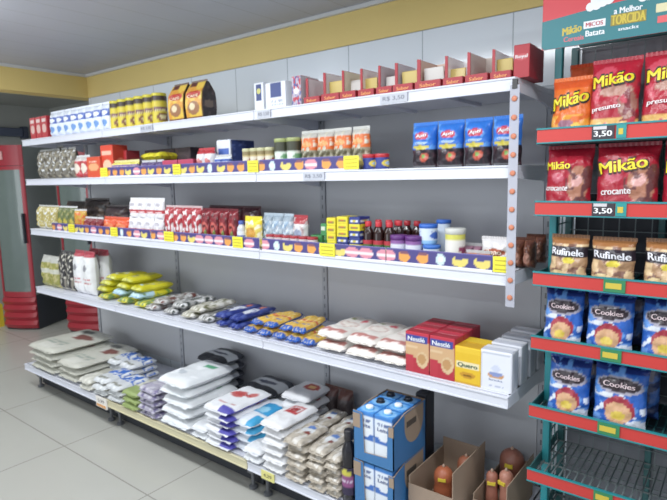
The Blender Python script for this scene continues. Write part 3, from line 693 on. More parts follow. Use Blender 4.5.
# ================================================================ FOURTH SHELF
w, h = dims(40, 57, 258, 4, n=2)
o, _ = pouch('clear_yellow_bag', w, h, .08, P('93914a', ('n', 6, .15, 'b8ae74'), ('r', 0, .85, 1, 1, 'b8b8b0'), ('r', 0, .5, 1, .62, 'c9c8b8')), seed=50, seal='b0b0a8', wr=1.6)
run(o, 40, 57, 2, 4, 'clear bag with yellow contents at the far left of the fourth shelf', 'bag', 'clear yellow bags')
w, h = dims(58, 71, 253, 4, n=2)
o, _ = pouch('black_patterned_bag', w, h, .08, P('2a2728', ('n', 8, .25, 'cfcabc'), ('nr', 5, .1, '8a8478', 0, 0, 1, .4)), seed=51, seal='333030')
run(o, 58, 71, 2, 4, 'black bag with white specks on the fourth shelf', 'bag', 'black bags with white specks')
w, h = dims(72, 91, 253, 4, n=2)
o, _ = pouch('tall_white_bag', w, h, .09, P('e6e6e6', ('r', 0, .9, 1, 1, 'b04450'), ('t', .12, .28, .88, .45, 2, 'b8484c'), ('e', .5, .65, .2, .08, '8a8a90')), seed=52, seal='b04450')
run(o, 72, 91, 2, 4, 'tall white bag with red print on the fourth shelf', 'bag', 'tall white bags', rows=2, rowd=.1)
# yellow / blue / green packs lying in a pile
pk = [P('d9d02c', ('r', 0, 0, 1, .05, 'c8c850'), ('nr', 4, .05, 'a8c8de', 0, .2, 1, .5), ('n', 5, .3, '8a8a2c', 7)), P('d4cb2e', ('r', 0, 0, 1, .45, 'b4d4e4'), ('n', 5, .3, '6a8a34', 3)), P('6f8a4c', ('n', 4, .0, 'd0c840'), ('r', 0, .5, 1, .8, 'b5cfdc'))]
def lay(px, s, dy, zoff, o, rz, label, cat, group):
    y = (YF if s < 5 else YB)+dy; o.location = (xat(px, y, ZS[s]+zoff), y, ZS[s]+zoff+.0008); o.rotation_euler = (0, 0, rz); tag(o, label, cat, group)
zc = [0, .040, .080, .120]
pls = [(103, 0, 2), (122, 0, 2), (140, 0, 2), (101, 1, 0), (117, 1, 1), (134, 1, 1), (104, 2, 0), (121, 2, 0), (135, 2, 0), (110, 3, 0), (126, 3, 0)]
for i, (px, lv, kk) in enumerate(pls):
    o, _ = sack('instant_mash_pack', .115, .24, .044, pk[kk], m=FILM, seed=60+i, endcol=pk[kk])
    lay(px, 4, .03+.012*lv, zc[lv], o, random.uniform(-.08, .08), '%s pack in the yellow pile on the fourth shelf, %s layer, %s' % (('yellow and blue', 'pale blue and yellow', 'green and yellow')[kk], ('bottom', 'second', 'third', 'top')[lv], ('left', 'middle', 'right')[[p for p in range(11) if pls[p][1] == lv].index(i)]), 'pack', 'yellow, blue and green packs in a pile')
sil = [P('8f8a84', ('n', 7, .1, 'd8d8d6'), ('n', 5, .25, '6a3c34', 5)), P('a9a8a6', ('n', 6, .12, 'ececec'), ('n', 7, .22, '3c4440', 5), ('e', .5, .5, .2, .12, '5a5c58')), P('b8b4a4', ('n', 6, .1, 'e2e0d8'), ('n', 6, .24, '6a6a4a', 5))]
for i, (px, lv, kk) in enumerate([(150, 0, 0), (168, 0, 1), (186, 0, 2), (203, 0, 1), (158, 1, 0), (177, 1, 1), (195, 1, 2)]):
    o, _ = sack('silvery_pack', .098, .26, .04, sil[kk], m=FILM, seed=80+i, endcol=sil[kk])
    lay(px, 4, .03+.015*lv, .038*lv, o, random.uniform(-.07, .07), '%s pack lying on the fourth shelf, %s layer, %s from left' % (('brown and silver', 'silver and black', 'cream and silver')[kk], ('lower', 'upper')[lv], ORD[i if lv == 0 else i-4]), 'pack', 'silvery packs lying on the fourth shelf')
nv = P('26347e', ('e', .5, .45, .35, .2, 'd8dce8'), ('n', 5, .3, '4a5aa0', 2), ('e', .5, .75, .2, .08, 'c86a4a'))
for i in range(4):
    o, _ = sack('navy_pack', .08, .28, .036, nv, m=FILM, seed=95+i, endcol=P('2a3a88', ('n', 4, .2, 'c9cfe4')))
    lay(220+(i % 2)*14, 4, .03+.01*(i//2), .037*(i//2), o, random.uniform(-.03, .03), 'navy blue pack lying on the fourth shelf, %s layer, %s' % (('lower', 'upper')[i//2], ('left', 'right')[i % 2]), 'pack', 'navy packs')
sp = P('e0b54c', ('r', 0, 0, 1, .1, '2f5cb4'), ('r', 0, .48, 1, .54, 'c8603c'), ('r', 0, .9, 1, 1, '2f5cb4'), ('n', 9, .3, 'f0dc98', 3), ('e', .5, .3, .3, .03, '3b66bc'))
for i in range(9):
    lv = 0 if i < 5 else 1; k = i if lv == 0 else i-5
    o, _ = sack('spaghetti_pack', .073 if lv == 0 else .07, .25, .036, sp, m=FILM, seed=110+i, endcol=P('2f5cb4', ('n', 5, .2, '7f9cd8'), ('n', 4, .3, 'd0583c', 8)))
    lay(248+k*14.5+7*lv, 4, .03+.03*lv, .035*lv, o, (-.2, .12, -.1, .22)[k] if lv else random.uniform(-.02, .02), 'yellow and blue spaghetti pack on the fourth shelf, %s layer, %s' % (('lower', 'upper')[lv], ordi(k, 5-lv)), 'pasta pack', 'spaghetti packs')
fl = P('e2ddd6', ('r', .08, .04, .92, .16, 'b87a74'), ('t', .15, .07, .85, .14, 1, 'ecdcd8'), ('e', .5, .5, .32, .12, 'c9b0a8'), ('e', .5, .5, .26, .08, 'e4dcd4'), ('e', .75, .72, .12, .07, 'c0505a'), ('e', .3, .75, .1, .05, '8a9068'))
for i in range(6):
    lv = i//3; k = i % 3; px0, px1 = (314, 404)
    w, _h = dims(px0, px1, 330, 4, n=3)
    o, sf = sack('flour_bag', w*.98, .29, .05, fl, seed=130+i, endcol=P('ddd8d2', ('r', .1, .5, .9, .9, 'c08880')))
    lay(px0+(px1-px0)*(k+.5)/3, 4, .02+.012*lv, .049*lv, o, random.uniform(-.05, .05), 'pink-printed flour bag on the fourth shelf, %s layer, %s' % (('lower', 'upper')[lv], ordi(k, 3)), 'flour bag', 'flour bags')
w, h = dims(405, 455, 335, 4, n=2)
nb = P('ad2434', ('r', 0, .36, 1, .78, 'cba276'), ('r', 0, .60, .5, .66, 'd8b890'), ('r', 0, .0, .35, .42, 'b32a3a'), ('e', .72, .34, .24, .2, 'd2b48a'), ('e', .7, .36, .17, .13, 'b88a58'), ('r', .03, .74, .92, .93, '2a3c8e'), ('r', 0, .93, 1, 1, 'b8283a'))
nside = P('a82436', ('r', 0, .1, 1, .6, 'b86a58'), ('e', .5, .35, .35, .18, 'd0ac84'), ('r', 0, .72, 1, 1, 'b02a3c'))
o, sf = carton('cereal_carton', w*.97, .075, h, nb, nside, P('b82c40', ('r', .1, .35, .9, .6, 'd8b0b4')), flap='96202e')
lettering('Nestlé', w*.68, h*.11, lambda a, b: sf(a-.03*w, h*.835+b), solid('eef0f6', .5), o)
run(o, 405, 455, 2, 4, 'red cereal carton on the fourth shelf', 'carton', 'red cereal cartons', rows=3, rowd=.078, jit=.01)
w, h = dims(454, 481, 348, 4)
o, sf = carton('starch_carton', w*.97, .13, h, P('e0b520', ('r', 0, .86, 1, 1, 'e6be2c'), ('r', .05, .42, .95, .6, 'e9dcae'), ('e', .5, .25, .3, .09, 'c08a1c'), ('r', 0, .0, 1, .06, 'c8981c')), P('d2a01c', ('r', 0, .42, 1, .6, 'dcc888')), P('e6c02c'), flap='c89a20')
lettering('Quero', w*.72, h*.13, lambda a, b: sf(a, h*.51+b), solid('3a5a48', .5), o)
lettering('aveia', w*.3, h*.06, lambda a, b: sf(a, h*.25+b), solid('7a5a14', .5), o, 'flavour_print')
run(o, 454, 481, 1, 4, 'yellow carton between the red cartons and white packs', 'carton', None)
w, h = dims(480, 514, 352, 4)
o, sf = carton('white_flour_pack', w*.93, .066, h, P('e0e2ea', ('e', .5, .38, .27, .07, 'c8935c'), ('e', .5, .42, .2, .06, '7f8fc0'), ('e', .5, .55, .14, .09, 'c9cfe2'), ('t', .25, .1, .75, .2, 2, 'a9afc4'), ('r', .05, .9, .95, .93, 'b5bac8'), ('r', .04, .05, .06, .9, 'c4c8d6')), P('dfe1e9', ('r', .3, .1, .7, .8, 'd2d5e2')), P('e4e6ee'), flap='c9ccd8')
o.modifiers['bev'].width = .009
lettering('farinha', w*.4, h*.045, lambda a, b: sf(a, h*.27+b), solid('7a88ac', .5), o)
rr = run(o, 479, 512, 1, 4, 'white flour pack at right end of the fourth shelf', 'flour pack', 'white flour packs', rows=4, rowd=.098, jit=.03)

# ================================================================ FLOOR SHELF
rice = P('c3c2b6', ('e', .62, .62, .3, .1, '7d4a42'), ('e', .4, .8, .2, .07, '6a6a66'), ('t', .15, .2, .8, .38, 2, '8f9a90'), ('n', 3, .3, 'd3d2c8', 2))
def stack(name, px0, px1, n, dy, d, t, pf, label, grp, cat='bag', seed=0, endcol=None, m=WRAP, z0=0, jit=.04, rz=0, shrink=.965, colors=None, letters=None):
    y = YB+dy; zb = ZS[5]+z0
    X0, X1 = xat(px0, y, zb), xat(px1, y, zb)
    for k in range(n):
        p_ = colors[k] if colors and k < len(colors) and colors[k] else pf
        o, sf = sack(name, (X1-X0)*shrink, d, t*1.04, p_, seed=seed+k, endcol=endcol, m=m)
        if letters and k == n-1:
            s_, lw, lh, lv, lc = letters
            lettering(s_, (X1-X0)*lw, d*lh, lambda a, b: sf(a, d*lv+b), solid(lc, .6), o)
        o.location = ((X0+X1)/2+random.uniform(-.006, .006), y+random.uniform(-.01, .01), zb+.0008+k*t)
        o.rotation_euler = (0, 0, rz+random.uniform(-jit, jit))
        pos = 'topmost' if k == n-1 else ('lowest' if k == 0 else '%s up' % ORD[k])
        tag(o, '%s, %s of its stack' % (label, pos) if n > 1 else label, cat, grp)
G1 = 'bags stacked on the floor shelf'
stack('rice_bag', 31, 57, 4, .0, .46, .047, rice, 'large greyish rice bag, leftmost stack of the floor shelf', G1, 'rice bag', 200, endcol='b7b6ab', jit=.02, shrink=.97)
stack('rice_bag', 58, 79, 3, .01, .46, .046, rice, 'large greyish rice bag, second stack of the floor shelf', G1, 'rice bag', 210, endcol='b7b6ab', jit=.02, shrink=.97)
sm = P('cbc9be', ('n', 4, .1, 'dcdad0'), ('r', 0, .6, 1, .9, 'a9a79a'))
blu = P('cfd2d4', ('nr', 5, -.2, '2f66c0', 0, .45, 1, .95), ('n', 5, .3, 'e4e6e8', 2), ('t', .2, .1, .8, .3, 1, '8a8a80'))
stack('bean_bag', 80, 92, 2, .0, .22, .04, sm, 'small cream bag beside the big rice bags', G1, 'bag', 220, endcol='bdbbb0')
stack('bean_bag', 93, 106, 3, .0, .22, .037, blu, 'cream and blue bag above the orange price tag', G1, 'bag', 224, endcol='bfbdb0')
stack('bean_bag', 107, 121, 3, .0, .22, .036, blu, 'cream and blue bag right of the orange price tag', G1, 'bag', 228, endcol='bdbaae')
stack('bean_bag', 107, 120, 3, .23, .2, .042, blu, 'blue-printed bag in the rear row at the left', G1, 'bag', 232, endcol='c0c4cc')
stack('bean_bag', 121, 134, 3, .23, .2, .042, blu, 'blue-printed bag behind the two cream and blue stacks', G1, 'bag', 236, endcol='c0c4cc')
stack('bean_bag', 122, 138, 3, .0, .22, .036, P('b4b3a0', ('n', 4, .1, 'cfcdc0'), ('r', 0, 0, 1, .4, '8fa060')), 'cream and green bag left of the purple-grey stack', G1, 'bag', 240, endcol='aeb08a')
pur = P('a8a3b4', ('n', 5, .1, 'c6c3cc'), ('n', 5, .3, '6c6488', 4))
stack('bean_bag', 139, 158, 5, .0, .22, .034, pur, 'purple-grey bag left of the tall white sugar stack', G1, 'bag', 244, endcol='9a95a8', m=FILM)
sug = P('dfe2e4', ('r', .5, .62, .8, .74, '4f9e74'), ('e', .3, .3, .16, .06, 'b4bac0'), ('n', 3, .35, 'eef0f2'))
stack('sugar_bag', 160, 189, 5, .0, .34, .056, sug, 'large white sugar bag with green mark', G1, 'sugar bag', 250, endcol=P('d9dce0', ('e', .5, .9, .2, .06, '9aa0a8')))
blk = P('c6c9cc', ('r', 0, 0, 1, .3, '2a2c32'), ('r', .0, .72, 1, 1, '30323a'), ('e', .5, .5, .3, .1, '4a4e60'))
stack('rice_bag', 197, 223, 5, .345, .19, .055, blk, 'black and white rice bag behind the white sugar stack', G1, 'rice bag', 256, endcol='6a6c74')
stack('rice_bag', 240, 272, 3, .33, .20, .06, blk, 'black and white rice bag in the middle rear stack', G1, 'rice bag', 262, endcol='8a8c92')
wh = P('dfe1e4', ('n', 4, .3, 'eceef0'))
stack('sugar_bag', 190, 206, 2, .0, .22, .035, wh, 'low white bag right of the tall sugar stack', G1, 'sugar bag', 268, endcol='d2d5da')
wr_ = P('e2e3e6', ('e', .35, .6, .25, .12, 'c25a58'), ('e', .75, .7, .12, .1, 'c86a68'), ('t', .2, .2, .8, .32, 1, 'c08c8c'), ('r', .6, 0, 1, .13, '4a46a0'))
pe = P('d4d5de', ('r', .55, 0, 1, 1, '4a46a0'))
stack('flour_bag', 205, 232, 6, .0, .3, .036, wr_, 'white bag with red print and purple corner', G1, 'flour bag', 272, endcol=pe, letters=('Globo', .5, .1, .62, 'c04a48'))
bw = P('dfe4ea', ('nr', 3, -1, '2f8fc4', 0, .35, 1, .75), ('e', .5, .5, .3, .1, '8ec8e2'), ('r', .7, 0, 1, .3, '3c9ccc'))
stack('salt_bag', 233, 253, 4, .04, .3, .042, bw, 'white bag with bright blue band', G1, 'salt bag', 280, endcol=P('dde2e8', ('r', 0, .55, 1, 1, '3a94c8')))
ur = P('e0e0e2', ('r', .25, .5, .75, .8, 'ad3a3c'), ('r', .3, .54, .7, .76, 'e2d6d6'), ('t', .33, .57, .67, .73, 2, 'ad3a3c'))
stack('sugar_bag', 262, 285, 6, .0, .26, .04, ur, 'white bag with red square emblem', G1, 'sugar bag', 286, endcol='cfcdca', letters=('UB', .3, .14, .65, 'ad3a3c'))
stack('sugar_bag', 282, 309, 5, .28, .20, .048, P('dcdcde', ('e', .6, .65, .3, .14, 'a8443c'), ('e', .6, .65, .15, .07, 'd8b070')), 'white bag with red oval, rear stack behind the red-emblem stack', G1, 'sugar bag', 294, endcol='cfcfd2')
stack('sugar_bag', 243, 261, 2, .0, .2, .036, wh, 'low white bag at the shelf edge before the blue-banded stack', G1, 'sugar bag', 300, endcol='d2d5da')
bn = P('b9afa0', ('n', 5, .1, 'a39a8c'), ('n', 4, .22, 'd3cec6', 6), ('e', .5, .55, .3, .12, 'd3d6d8'), ('e', .5, .7, .2, .07, '5a7ab4'), ('e', .6, .45, .12, .06, '7a3c34'))
stack('bean_bag', 286, 306, 6, .0, .2, .033, bn, 'beige bean bag, first stack right of the red-emblem bags', G1, 'bean bag', 304, endcol='ada394', m=FILM)
stack('bean_bag', 307, 325, 6, .0, .2, .031, bn, 'beige bean bag, middle front stack', G1, 'bean bag', 312, endcol='ada394', m=FILM)
stack('bean_bag', 326, 340, 6, .005, .2, .030, bn, 'beige bean bag in the front stack beside the dark bottle', G1, 'bean bag', 320, endcol='a59b8c', m=FILM)
stack('bean_bag', 311, 326, 5, .22, .2, .034, bn, 'beige bean bag, left rear stack', G1, 'bean bag', 330, endcol='a59b8c', m=FILM)
stack('bean_bag', 328, 343, 5, .22, .2, .034, bn, 'beige bean bag, right rear stack', G1, 'bean bag', 340, endcol='a59b8c', m=FILM)
w, h = dims(320, 348, 392, 5, dy=.44, n=2)
o, _ = pouch('brown_bag', w, h, .09, P('4a4040', ('r', 0, .84, 1, 1, '5c3a34'), ('n', 4, .2, '5c5250')), seed=350, seal='5a3c34')
run(o, 320, 348, 2, 5, 'dark brown bag standing at the back of the floor shelf', 'bag', 'dark brown bags at the back', dy=.44)
w, h = dims(338, 349, 428, 5)
o = bottle('dark_bottle', w*.52, h, '17151c', '1c1a20', P('2c2440', ('r', 0, .3, 1, .7, '8a4a7c'), ('e', .5, .8, .3, .12, 'c8c04a'), ('t', .1, .35, .9, .6, 2, 'd8c8dc')), (.12, .5))
run(o, 337, 349, 1, 5, 'dark bottle with purple label beside the blue milk crate', 'bottle', None, dy=-.0+.045)
o.location.x = -1.222; o.location.y = YB+.035
# milk crates: printed cardboard trays with cut-away fronts
BLUE = mat('blue_printed_board', '3870a6', .5, nscale=6); KRAFT = mat('kraft_board', '9c8672', .75, nscale=8)
def crate(z0, label):
    w, d, h = .185, .25, .2
    root = empty('milk_crate', (0, 0, 0)); tag(root, label, 'crate', 'blue milk crates')
    def panel(name, pts, axis, th, m_out, m_in):
        bm = bmesh.new(); k = len(pts)
        f = lambda p, o: (p[0], o, p[1]) if axis == 'y' else (o, p[0], p[1])
        a = [bm.verts.new(f(p, 0)) for p in pts]; b = [bm.verts.new(f(p, th)) for p in pts]
        fa = bm.faces.new(a); fa.material_index = 0; fb = bm.faces.new(b[::-1]); fb.material_index = 1
        for i in range(k):
            q = bm.faces.new((a[i], b[i], b[(i+1)%k], a[(i+1)%k])); q.material_index = 1
        bmesh.ops.recalc_face_normals(bm, faces=bm.faces[:])
        return mk(name, bm, [m_out, m_in], root)
    fpts = [(-w/2, 0), (w/2, 0), (w/2, h*.88), (w*.36, h*.88), (w*.34, h*.22), (-w*.22, h*.18), (-w*.26, h*.97), (-w/2, h)]
    panel('front_panel', fpts, 'y', .004, BLUE, KRAFT)
    panel('back_panel', [(-w/2, 0), (w/2, 0), (w/2, h), (-w/2, h)], 'y', .004, KRAFT, KRAFT).location.y = d-.004
    for s in (-1, 1):
        spts = [(0, 0), (d, 0), (d, h), (d*.35, h), (0, h*.88)]
        p = panel('side_panel', spts, 'x', .004*-s, BLUE, KRAFT); p.location.x = s*w/2
    # bare kraft curve printed on the right side, and its hand hole
    bm = bmesh.new(); n = 16; c = [bm.verts.new((w/2+.0008, d*.62+math.cos(t_)*d*.3, h*.72+math.sin(t_)*h*.42)) for t_ in [math.pi+math.pi*i/n for i in range(n+1)]]
    c += [bm.verts.new((w/2+.0008, d*.92, h*.98)), bm.verts.new((w/2+.0008, d*.75, h*.985)), bm.verts.new((w/2+.0008, d*.32, h*.97))]
    bm.faces.new(c); mk('bare_patch', bm, KRAFT, root)
    bx('hand_hole', w/2+.001, w/2+.0018, d*.38, d*.68, h*.68, h*.80, solid('4a4038', .8), root)
    for s, ww in ((-1, .034), (1, .022)):
        bx('corner_patch', s*w*.5-(ww if s > 0 else 0)*1-.0, s*w*.5+(ww if s < 0 else 0), -.001, 0, h*.66, h*(.95 if s < 0 else .86), KRAFT, root)
    bx('bottom', -w/2+.004, w/2-.004, .004, d-.004, 0, .004, KRAFT, root)
    root.location = (-1.095, YB+.02, z0)
    return root, w, d, h
for z0, lab in ((ZS[5]+.001, 'lower blue cardboard milk crate on the floor shelf'), (ZS[5]+.203, 'upper blue cardboard milk crate stacked on the lower one')):
    root, w, d, h = crate(z0, lab)
    cw = .080
    for c_ in range(2):
        for r_ in range(3):
            if z0 < .3 and r_ > 0: continue
            pf = P('dfe6ee', ('r', 0, .78, 1, 1, 'dfe8f4'), ('r', 0, .42, 1, .56, '3a6ab8'), ('e', .5, .62, .36, .14, 'e6ebf2'), ('r', 0, 0, 1, .12, 'cfd8e4'), ('t', .15, .8, .85, .88, 1, '5a6a94'), ('r', 0, .92, 1, 1, '3a7cc8'))
            o, sf = carton('milk_carton', cw, .068, .196 if z0 > .3 else .185, pf, P('3a74c0', ('r', 0, 0, 1, .5, 'd0dae6')), P('3f8ad4', ('e', .5, .5, .45, .45, '7fb8ea')), n=14)
            hh = .196 if z0 > .3 else .185
            capc = 'eaf2fa' if r_ == 0 or c_ == 1 and r_ == 1 else '20242e'
            if z0 > .3:
                lathe_obj('cap', [(.015, 0), (.015, .012), (.012, .014)], solid(capc, .35), o, 16, (0, .034, hh))
                lathe_obj('cap_ring', [(.019, 0), (.019, .003), (.015, .004)], solid('5aa6e0' if capc != '20242e' else '20242e', .4), o, 16, (0, .034, hh))
            o.location = (-1.095+(c_-.5)*(cw+.003), YB+.02+.008+r_*.078, z0+.005)
            tag(o, '%s milk carton with %s cap in the %s blue crate, %s row, %s' % ('white and blue', 'white' if capc != '20242e' else 'dark', 'upper' if z0 > .3 else 'lower', ('front', 'middle', 'back')[r_], ('left', 'right')[c_]), 'milk carton', 'milk cartons in the blue crates')
            lettering('Leite', cw*.62, .014, lambda a, b: sf(a, hh*.72+b), solid('4a5a8c', .5), o)
o, _ = carton('dark_pack', .05, .07, .24, P('23242c'), P('1e2028'), flap='1a1c24'); o.location = (-1.035, YB+.29, ZS[5]+.001)
o.scale = (1, 1, 1.7); tag(o, 'tall dark pack standing behind the blue milk crates', 'pack')
# open kraft boxes
def open_box(x0, x1, y0, y1, z0, h, label, fl=.0):
    root = empty('cardboard_box', (0, 0, 0)); tag(root, label, 'cardboard box', 'open cardboard boxes')
    t_ = .004
    bx('front_panel', x0, x1, y0, y0+t_, z0, z0+h*.8, KRAFT, root); bx('rear_panel', x0, x1, y1-t_, y1, z0, z0+h*1.25, KRAFT, root)
    bx('side_panel', x0, x0+t_, y0+t_, y1-t_, z0, z0+h, KRAFT, root); bx('side_panel', x1-t_, x1, y0+t_, y1-t_, z0, z0+h, KRAFT, root)
    bx('bottom', x0+t_, x1-t_, y0+t_, y1-t_, z0, z0+t_, KRAFT, root)
    f = bx('flap', x1-.002, x1+.001, 0, y1-y0, 0, .07, KRAFT, root); f.location = (0, y0, z0+h); 
    return root
zb = ZS[5]+.001
open_box(-.985, -.80, YB+.10, YB+.40, zb, .155, 'open cardboard box right beside the milk crates')
open_box(-.765, -.735+.10, YB+.20, YB+.50, zb, .11, 'open cardboard box at the right end of the floor shelf')
# cured sausages
def sausage(name, x, y, z, r, L, rx, rz, col, label):
    prof = [(.001, 0)]+[(r*math.sin(math.pi/2*k/6), r*(1-math.cos(math.pi/2*k/6))) for k in range(1, 7)]
    prof += [(r*(1+.06*math.sin(k*1.3)), r+(L-2*r)*k/6) for k in range(1, 6)]+[(r*math.cos(math.pi/2*k/6), L-r+r*math.sin(math.pi/2*k/6)) for k in range(0, 6)]+[(.001, L)]
    o = lathe_obj(name, prof, mat('sausage_'+col, col, .45, nscale=12, noise_amt=.2, bump=.4, bscale=30), None, 20, (x, y, z))
    o.rotation_euler = (rx, 0, rz)
    bx('yellow_tag', -.016, .014, -r-.004, -r+.004, L*.72, L*.79, solid('dcc43c', .5), o)
    lathe_obj('end_clip', [(.006, 0), (.007, .004), (.003, .012)], solid('a58672', .4), o, 10, (0, 0, L-.002))
    tag(o, label, 'sausage', 'wrapped sausages')
sausage('smoked_sausage', -.695, YB+.42, zb+.006, .048, .21, .0, .1, '8a5646', 'largest brown wrapped sausage with rounded top in the right cardboard box')
sausage('smoked_sausage', -.672, YB+.31, zb+.006, .026, .18, .05, -.35, 'b57a66', 'pinkish sausage with yellow tag at the right of the right cardboard box')
sausage('smoked_sausage', -.729, YB+.30, zb+.006, .022, .165, .05, .3, 'a66a58', 'slim pink sausage at the left of the right cardboard box')
sausage('smoked_sausage', -.90, YB+.23, zb+.006, .038, .155, .0, .3, 'b0603f', 'orange-brown sausage with yellow tag in the box beside the milk crates')
sausage('smoked_sausage', -.85, YB+.33, zb+.006, .035, .17, .0, 1.0, '9a5a40', 'brown sausage at the back of the box beside the milk crates')
# ================================================================ SNACK RACK ON THE RIGHT
TEAL = mat('teal_enamel', '1f7f86', .4); TEALD = mat('dark_teal_wire', '2f5f60', .45); REDS = mat('red_price_strip', 'c2332e', .45)
ZR = [1.632, 1.41, 1.186, .975, .742, .515, .29]; YR = 1.735; RX0, RX1 = -.542, .44
rack = empty('snack_rack', (0, 0, 0)); tag(rack, 'teal wire snack rack with red price strips and a red and teal header sign', 'display rack')
for px_, y0 in ((RX0+.012, 1.905), (RX1-.012, 1.905), (RX0+.012, 2.10), (RX1-.012, 2.10)):
    bx('post', px_-.012, px_+.012, y0-.012, y0+.012, 0, 1.99 if y0 < 2 else 1.93, TEAL if y0 < 2 else TEALD, rack, .003)
bx('post', -.245, -.225, 2.09, 2.11, .3, 1.93, TEALD, rack, .003)
for z_ in (.05, 1.93):
    bx('cross_bar', RX0+.024, RX1-.024, 2.09, 2.108, z_, z_+.02, TEALD, rack)
def wires(name, segs, m, parent, r=.0022):
    bm = bmesh.new()
    for a, b in segs: box(bm, ((a[0]+b[0])/2, (a[1]+b[1])/2, (a[2]+b[2])/2), (max(abs(a[0]-b[0]), 2*r), max(abs(a[1]-b[1]), 2*r), max(abs(a[2]-b[2]), 2*r)))
    o = mk(name, bm, m, parent); return o
WIREM = mat('grey_wire', '6f7a7c', .4)
wires('back_grid', [((RX0+.03+.05*k, 2.085, .1), (RX0+.03+.05*k, 2.085, 1.92)) for k in range(19)]+[((RX0+.02, 2.082, .1+.07*k), (RX1-.02, 2.082, .1+.07*k)) for k in range(27)], WIREM, rack, .0016)
for i, z in enumerate(ZR):
    zt = z-.012
    tr = wires('wire_tray', [((RX0+.01+.024*k, YR+.006, zt-.03), (RX0+.01+.024*k, 2.08, zt-.03)) for k in range(40)]+[((RX0, YR+.05+.1*k, zt-.034), (RX1, YR+.05+.1*k, zt-.034)) for k in range(4)], WIREM if i > 4 else TEALD, rack)
    bx('tray_side', RX0-.002, RX0+.001, YR+.005, 2.085, zt-.035, zt+.002, TEALD, tr)
    bx('tray_side', RX1-.001, RX1+.002, YR+.005, 2.085, zt-.035, zt+.002, TEALD, tr)
    if i < 5: bx('tray_shade_sheet', RX0+.004, RX1-.004, YR+.008, 2.08, zt-.036, zt-.033, solid('2b3a40', .5), tr)  # dark sheets added below the wires to deepen the shade between tiers
    s = bx('price_strip', RX0, RX1, YR, YR+.004, z-.042, z-.004, REDS, tr)
    bx('strip_edge', RX0-.001, RX1+.001, YR-.003, YR+.005, z-.004, z+.001, TEAL, s); bx('strip_edge', RX0-.001, RX1+.001, YR-.003, YR+.005, z-.046, z-.042, TEAL, s)
bx('back_panel', RX0+.03, RX1-.03, 2.112, 2.118, 1.42, 1.93, solid('85868c', .6), rack); bx('back_panel', RX0+.03, RX1-.03, 2.112, 2.118, .55, 1.418, solid('34363e', .6), rack); bx('back_panel', RX0+.03, RX1-.03, 2.112, 2.118, .1, .548, solid('74777e', .6), rack)  # middle panel coloured near-black for the shade between the filled tiers
wires('side_grid', [((RX0+.003, 1.76+.04*k, .1), (RX0+.003, 1.76+.04*k, 1.63)) for k in range(4, 8)]+[((RX0+.003, 1.9, .1+.045*k), (RX0+.003, 2.09, .1+.045*k)) for k in range(34)], TEALD, rack, .002)
# header sign
hd = bx('header_sign', RX0+.002, RX1, YR+.012, YR+.018, 1.866, 2.13, solid('c8303a', .45), rack, .002)
HY = YR+.0115
def flat(cx, cz, y=HY): return lambda a, b: Vector((cx+a, y, cz+b))
bm = bmesh.new(); pts = [(RX0+.012, 1.866), (RX1, 1.866), (RX1, 1.985), (RX0+.3, 1.972), (RX0+.15, 1.962), (RX0+.002, 1.948), (RX0+.002, 1.876), (RX0+.005, 1.869)]
bm.faces.new([bm.verts.new((p[0], YR+.0118, p[1])) for p in pts]); mk('teal_band', bm, solid('1f7078', .45), hd)
gold = solid('c9b23c', .5); whitep = solid('e6eaee', .5); pinkp = solid('d0606c', .5); beigep = solid('e2b48c', .5)
XH = lambda px: xat(px, YR, 1.92)
def blob(name, parts, m, parent, y=HY-.0006):
    bm = bmesh.new()
    for cx, cz, rx, rz in parts:
        n = 16; bm.faces.new([bm.verts.new((cx+rx*math.cos(2*math.pi*k/n), y-.0001*len(bm.faces), cz+rz*math.sin(2*math.pi*k/n))) for k in range(n)][::-1])
    return mk(name, bm, m, parent)
lettering('Mikão', .052, .022, flat(XH(571), 1.912), gold, hd, 'logo', tilt=.12)
lettering('Cereais', .055, .014, flat(XH(573), 1.887), pinkp, hd, 'logo')
bm = bmesh.new(); box(bm, (XH(593.5), HY, 1.918), (.058, .0008, .020), .0002); mk('logo_plate', bm, whitep, hd)
lettering('MICOS', .045, .012, flat(XH(593.5), 1.918, HY-.001), solid('b02c3a', .5), hd, 'logo')
lettering('Batata', .05, .016, flat(XH(594.5), 1.894), whitep, hd, 'logo')
lettering('a Melhor', .07, .016, flat(XH(627), 1.942, HY-.0005), whitep, hd, 'logo')
bm = bmesh.new(); box(bm, (XH(627.5), HY, 1.918), (.088, .0008, .03), .0002); mk('logo_plate', bm, solid('8f7f2c', .5), hd)
lettering('TORCIDA', .084, .026, flat(XH(627.5), 1.918, HY-.001), gold, hd, 'logo')
lettering('snacks', .05, .009, flat(XH(628), 1.892), whitep, hd, 'logo')
bm = bmesh.new(); box(bm, (XH(665), HY, 1.93), (.045, .0008, .022), .0002); mk('logo_plate', bm, solid('d8cfa4', .5), hd)
bm = bmesh.new(); box(bm, (XH(666), HY, 1.90), (.04, .0008, .018), .0002); mk('logo_plate', bm, solid('d8585c', .5), hd)
for cx in (601, 655):
    bm = bmesh.new(); c0 = XH(cx)
    for k, (dx, dz, r_) in enumerate(((-.032, -.006, .012), (-.016, -.003, .014), (0, .003, .015), (.016, .006, .014), (.03, .014, .010), (-.02, .010, .012), (.008, .017, .013))):
        bmesh.ops.create_circle(bm, cap_ends=True, radius=r_, segments=18, matrix=Matrix.Translation((c0+dx, HY-.0006-.0001*k, 1.972+dz)) @ Matrix.Rotation(math.pi/2, 4, 'X'))
    mk('white_puff', bm, whitep, hd)
bm = bmesh.new()
bmesh.ops.create_circle(bm, cap_ends=True, radius=.045, segments=24, matrix=Matrix.Translation((XH(628), HY-.0006, 2.02)) @ Matrix.Rotation(math.pi/2, 4, 'X')); mk('beige_spot', bm, beigep, hd)
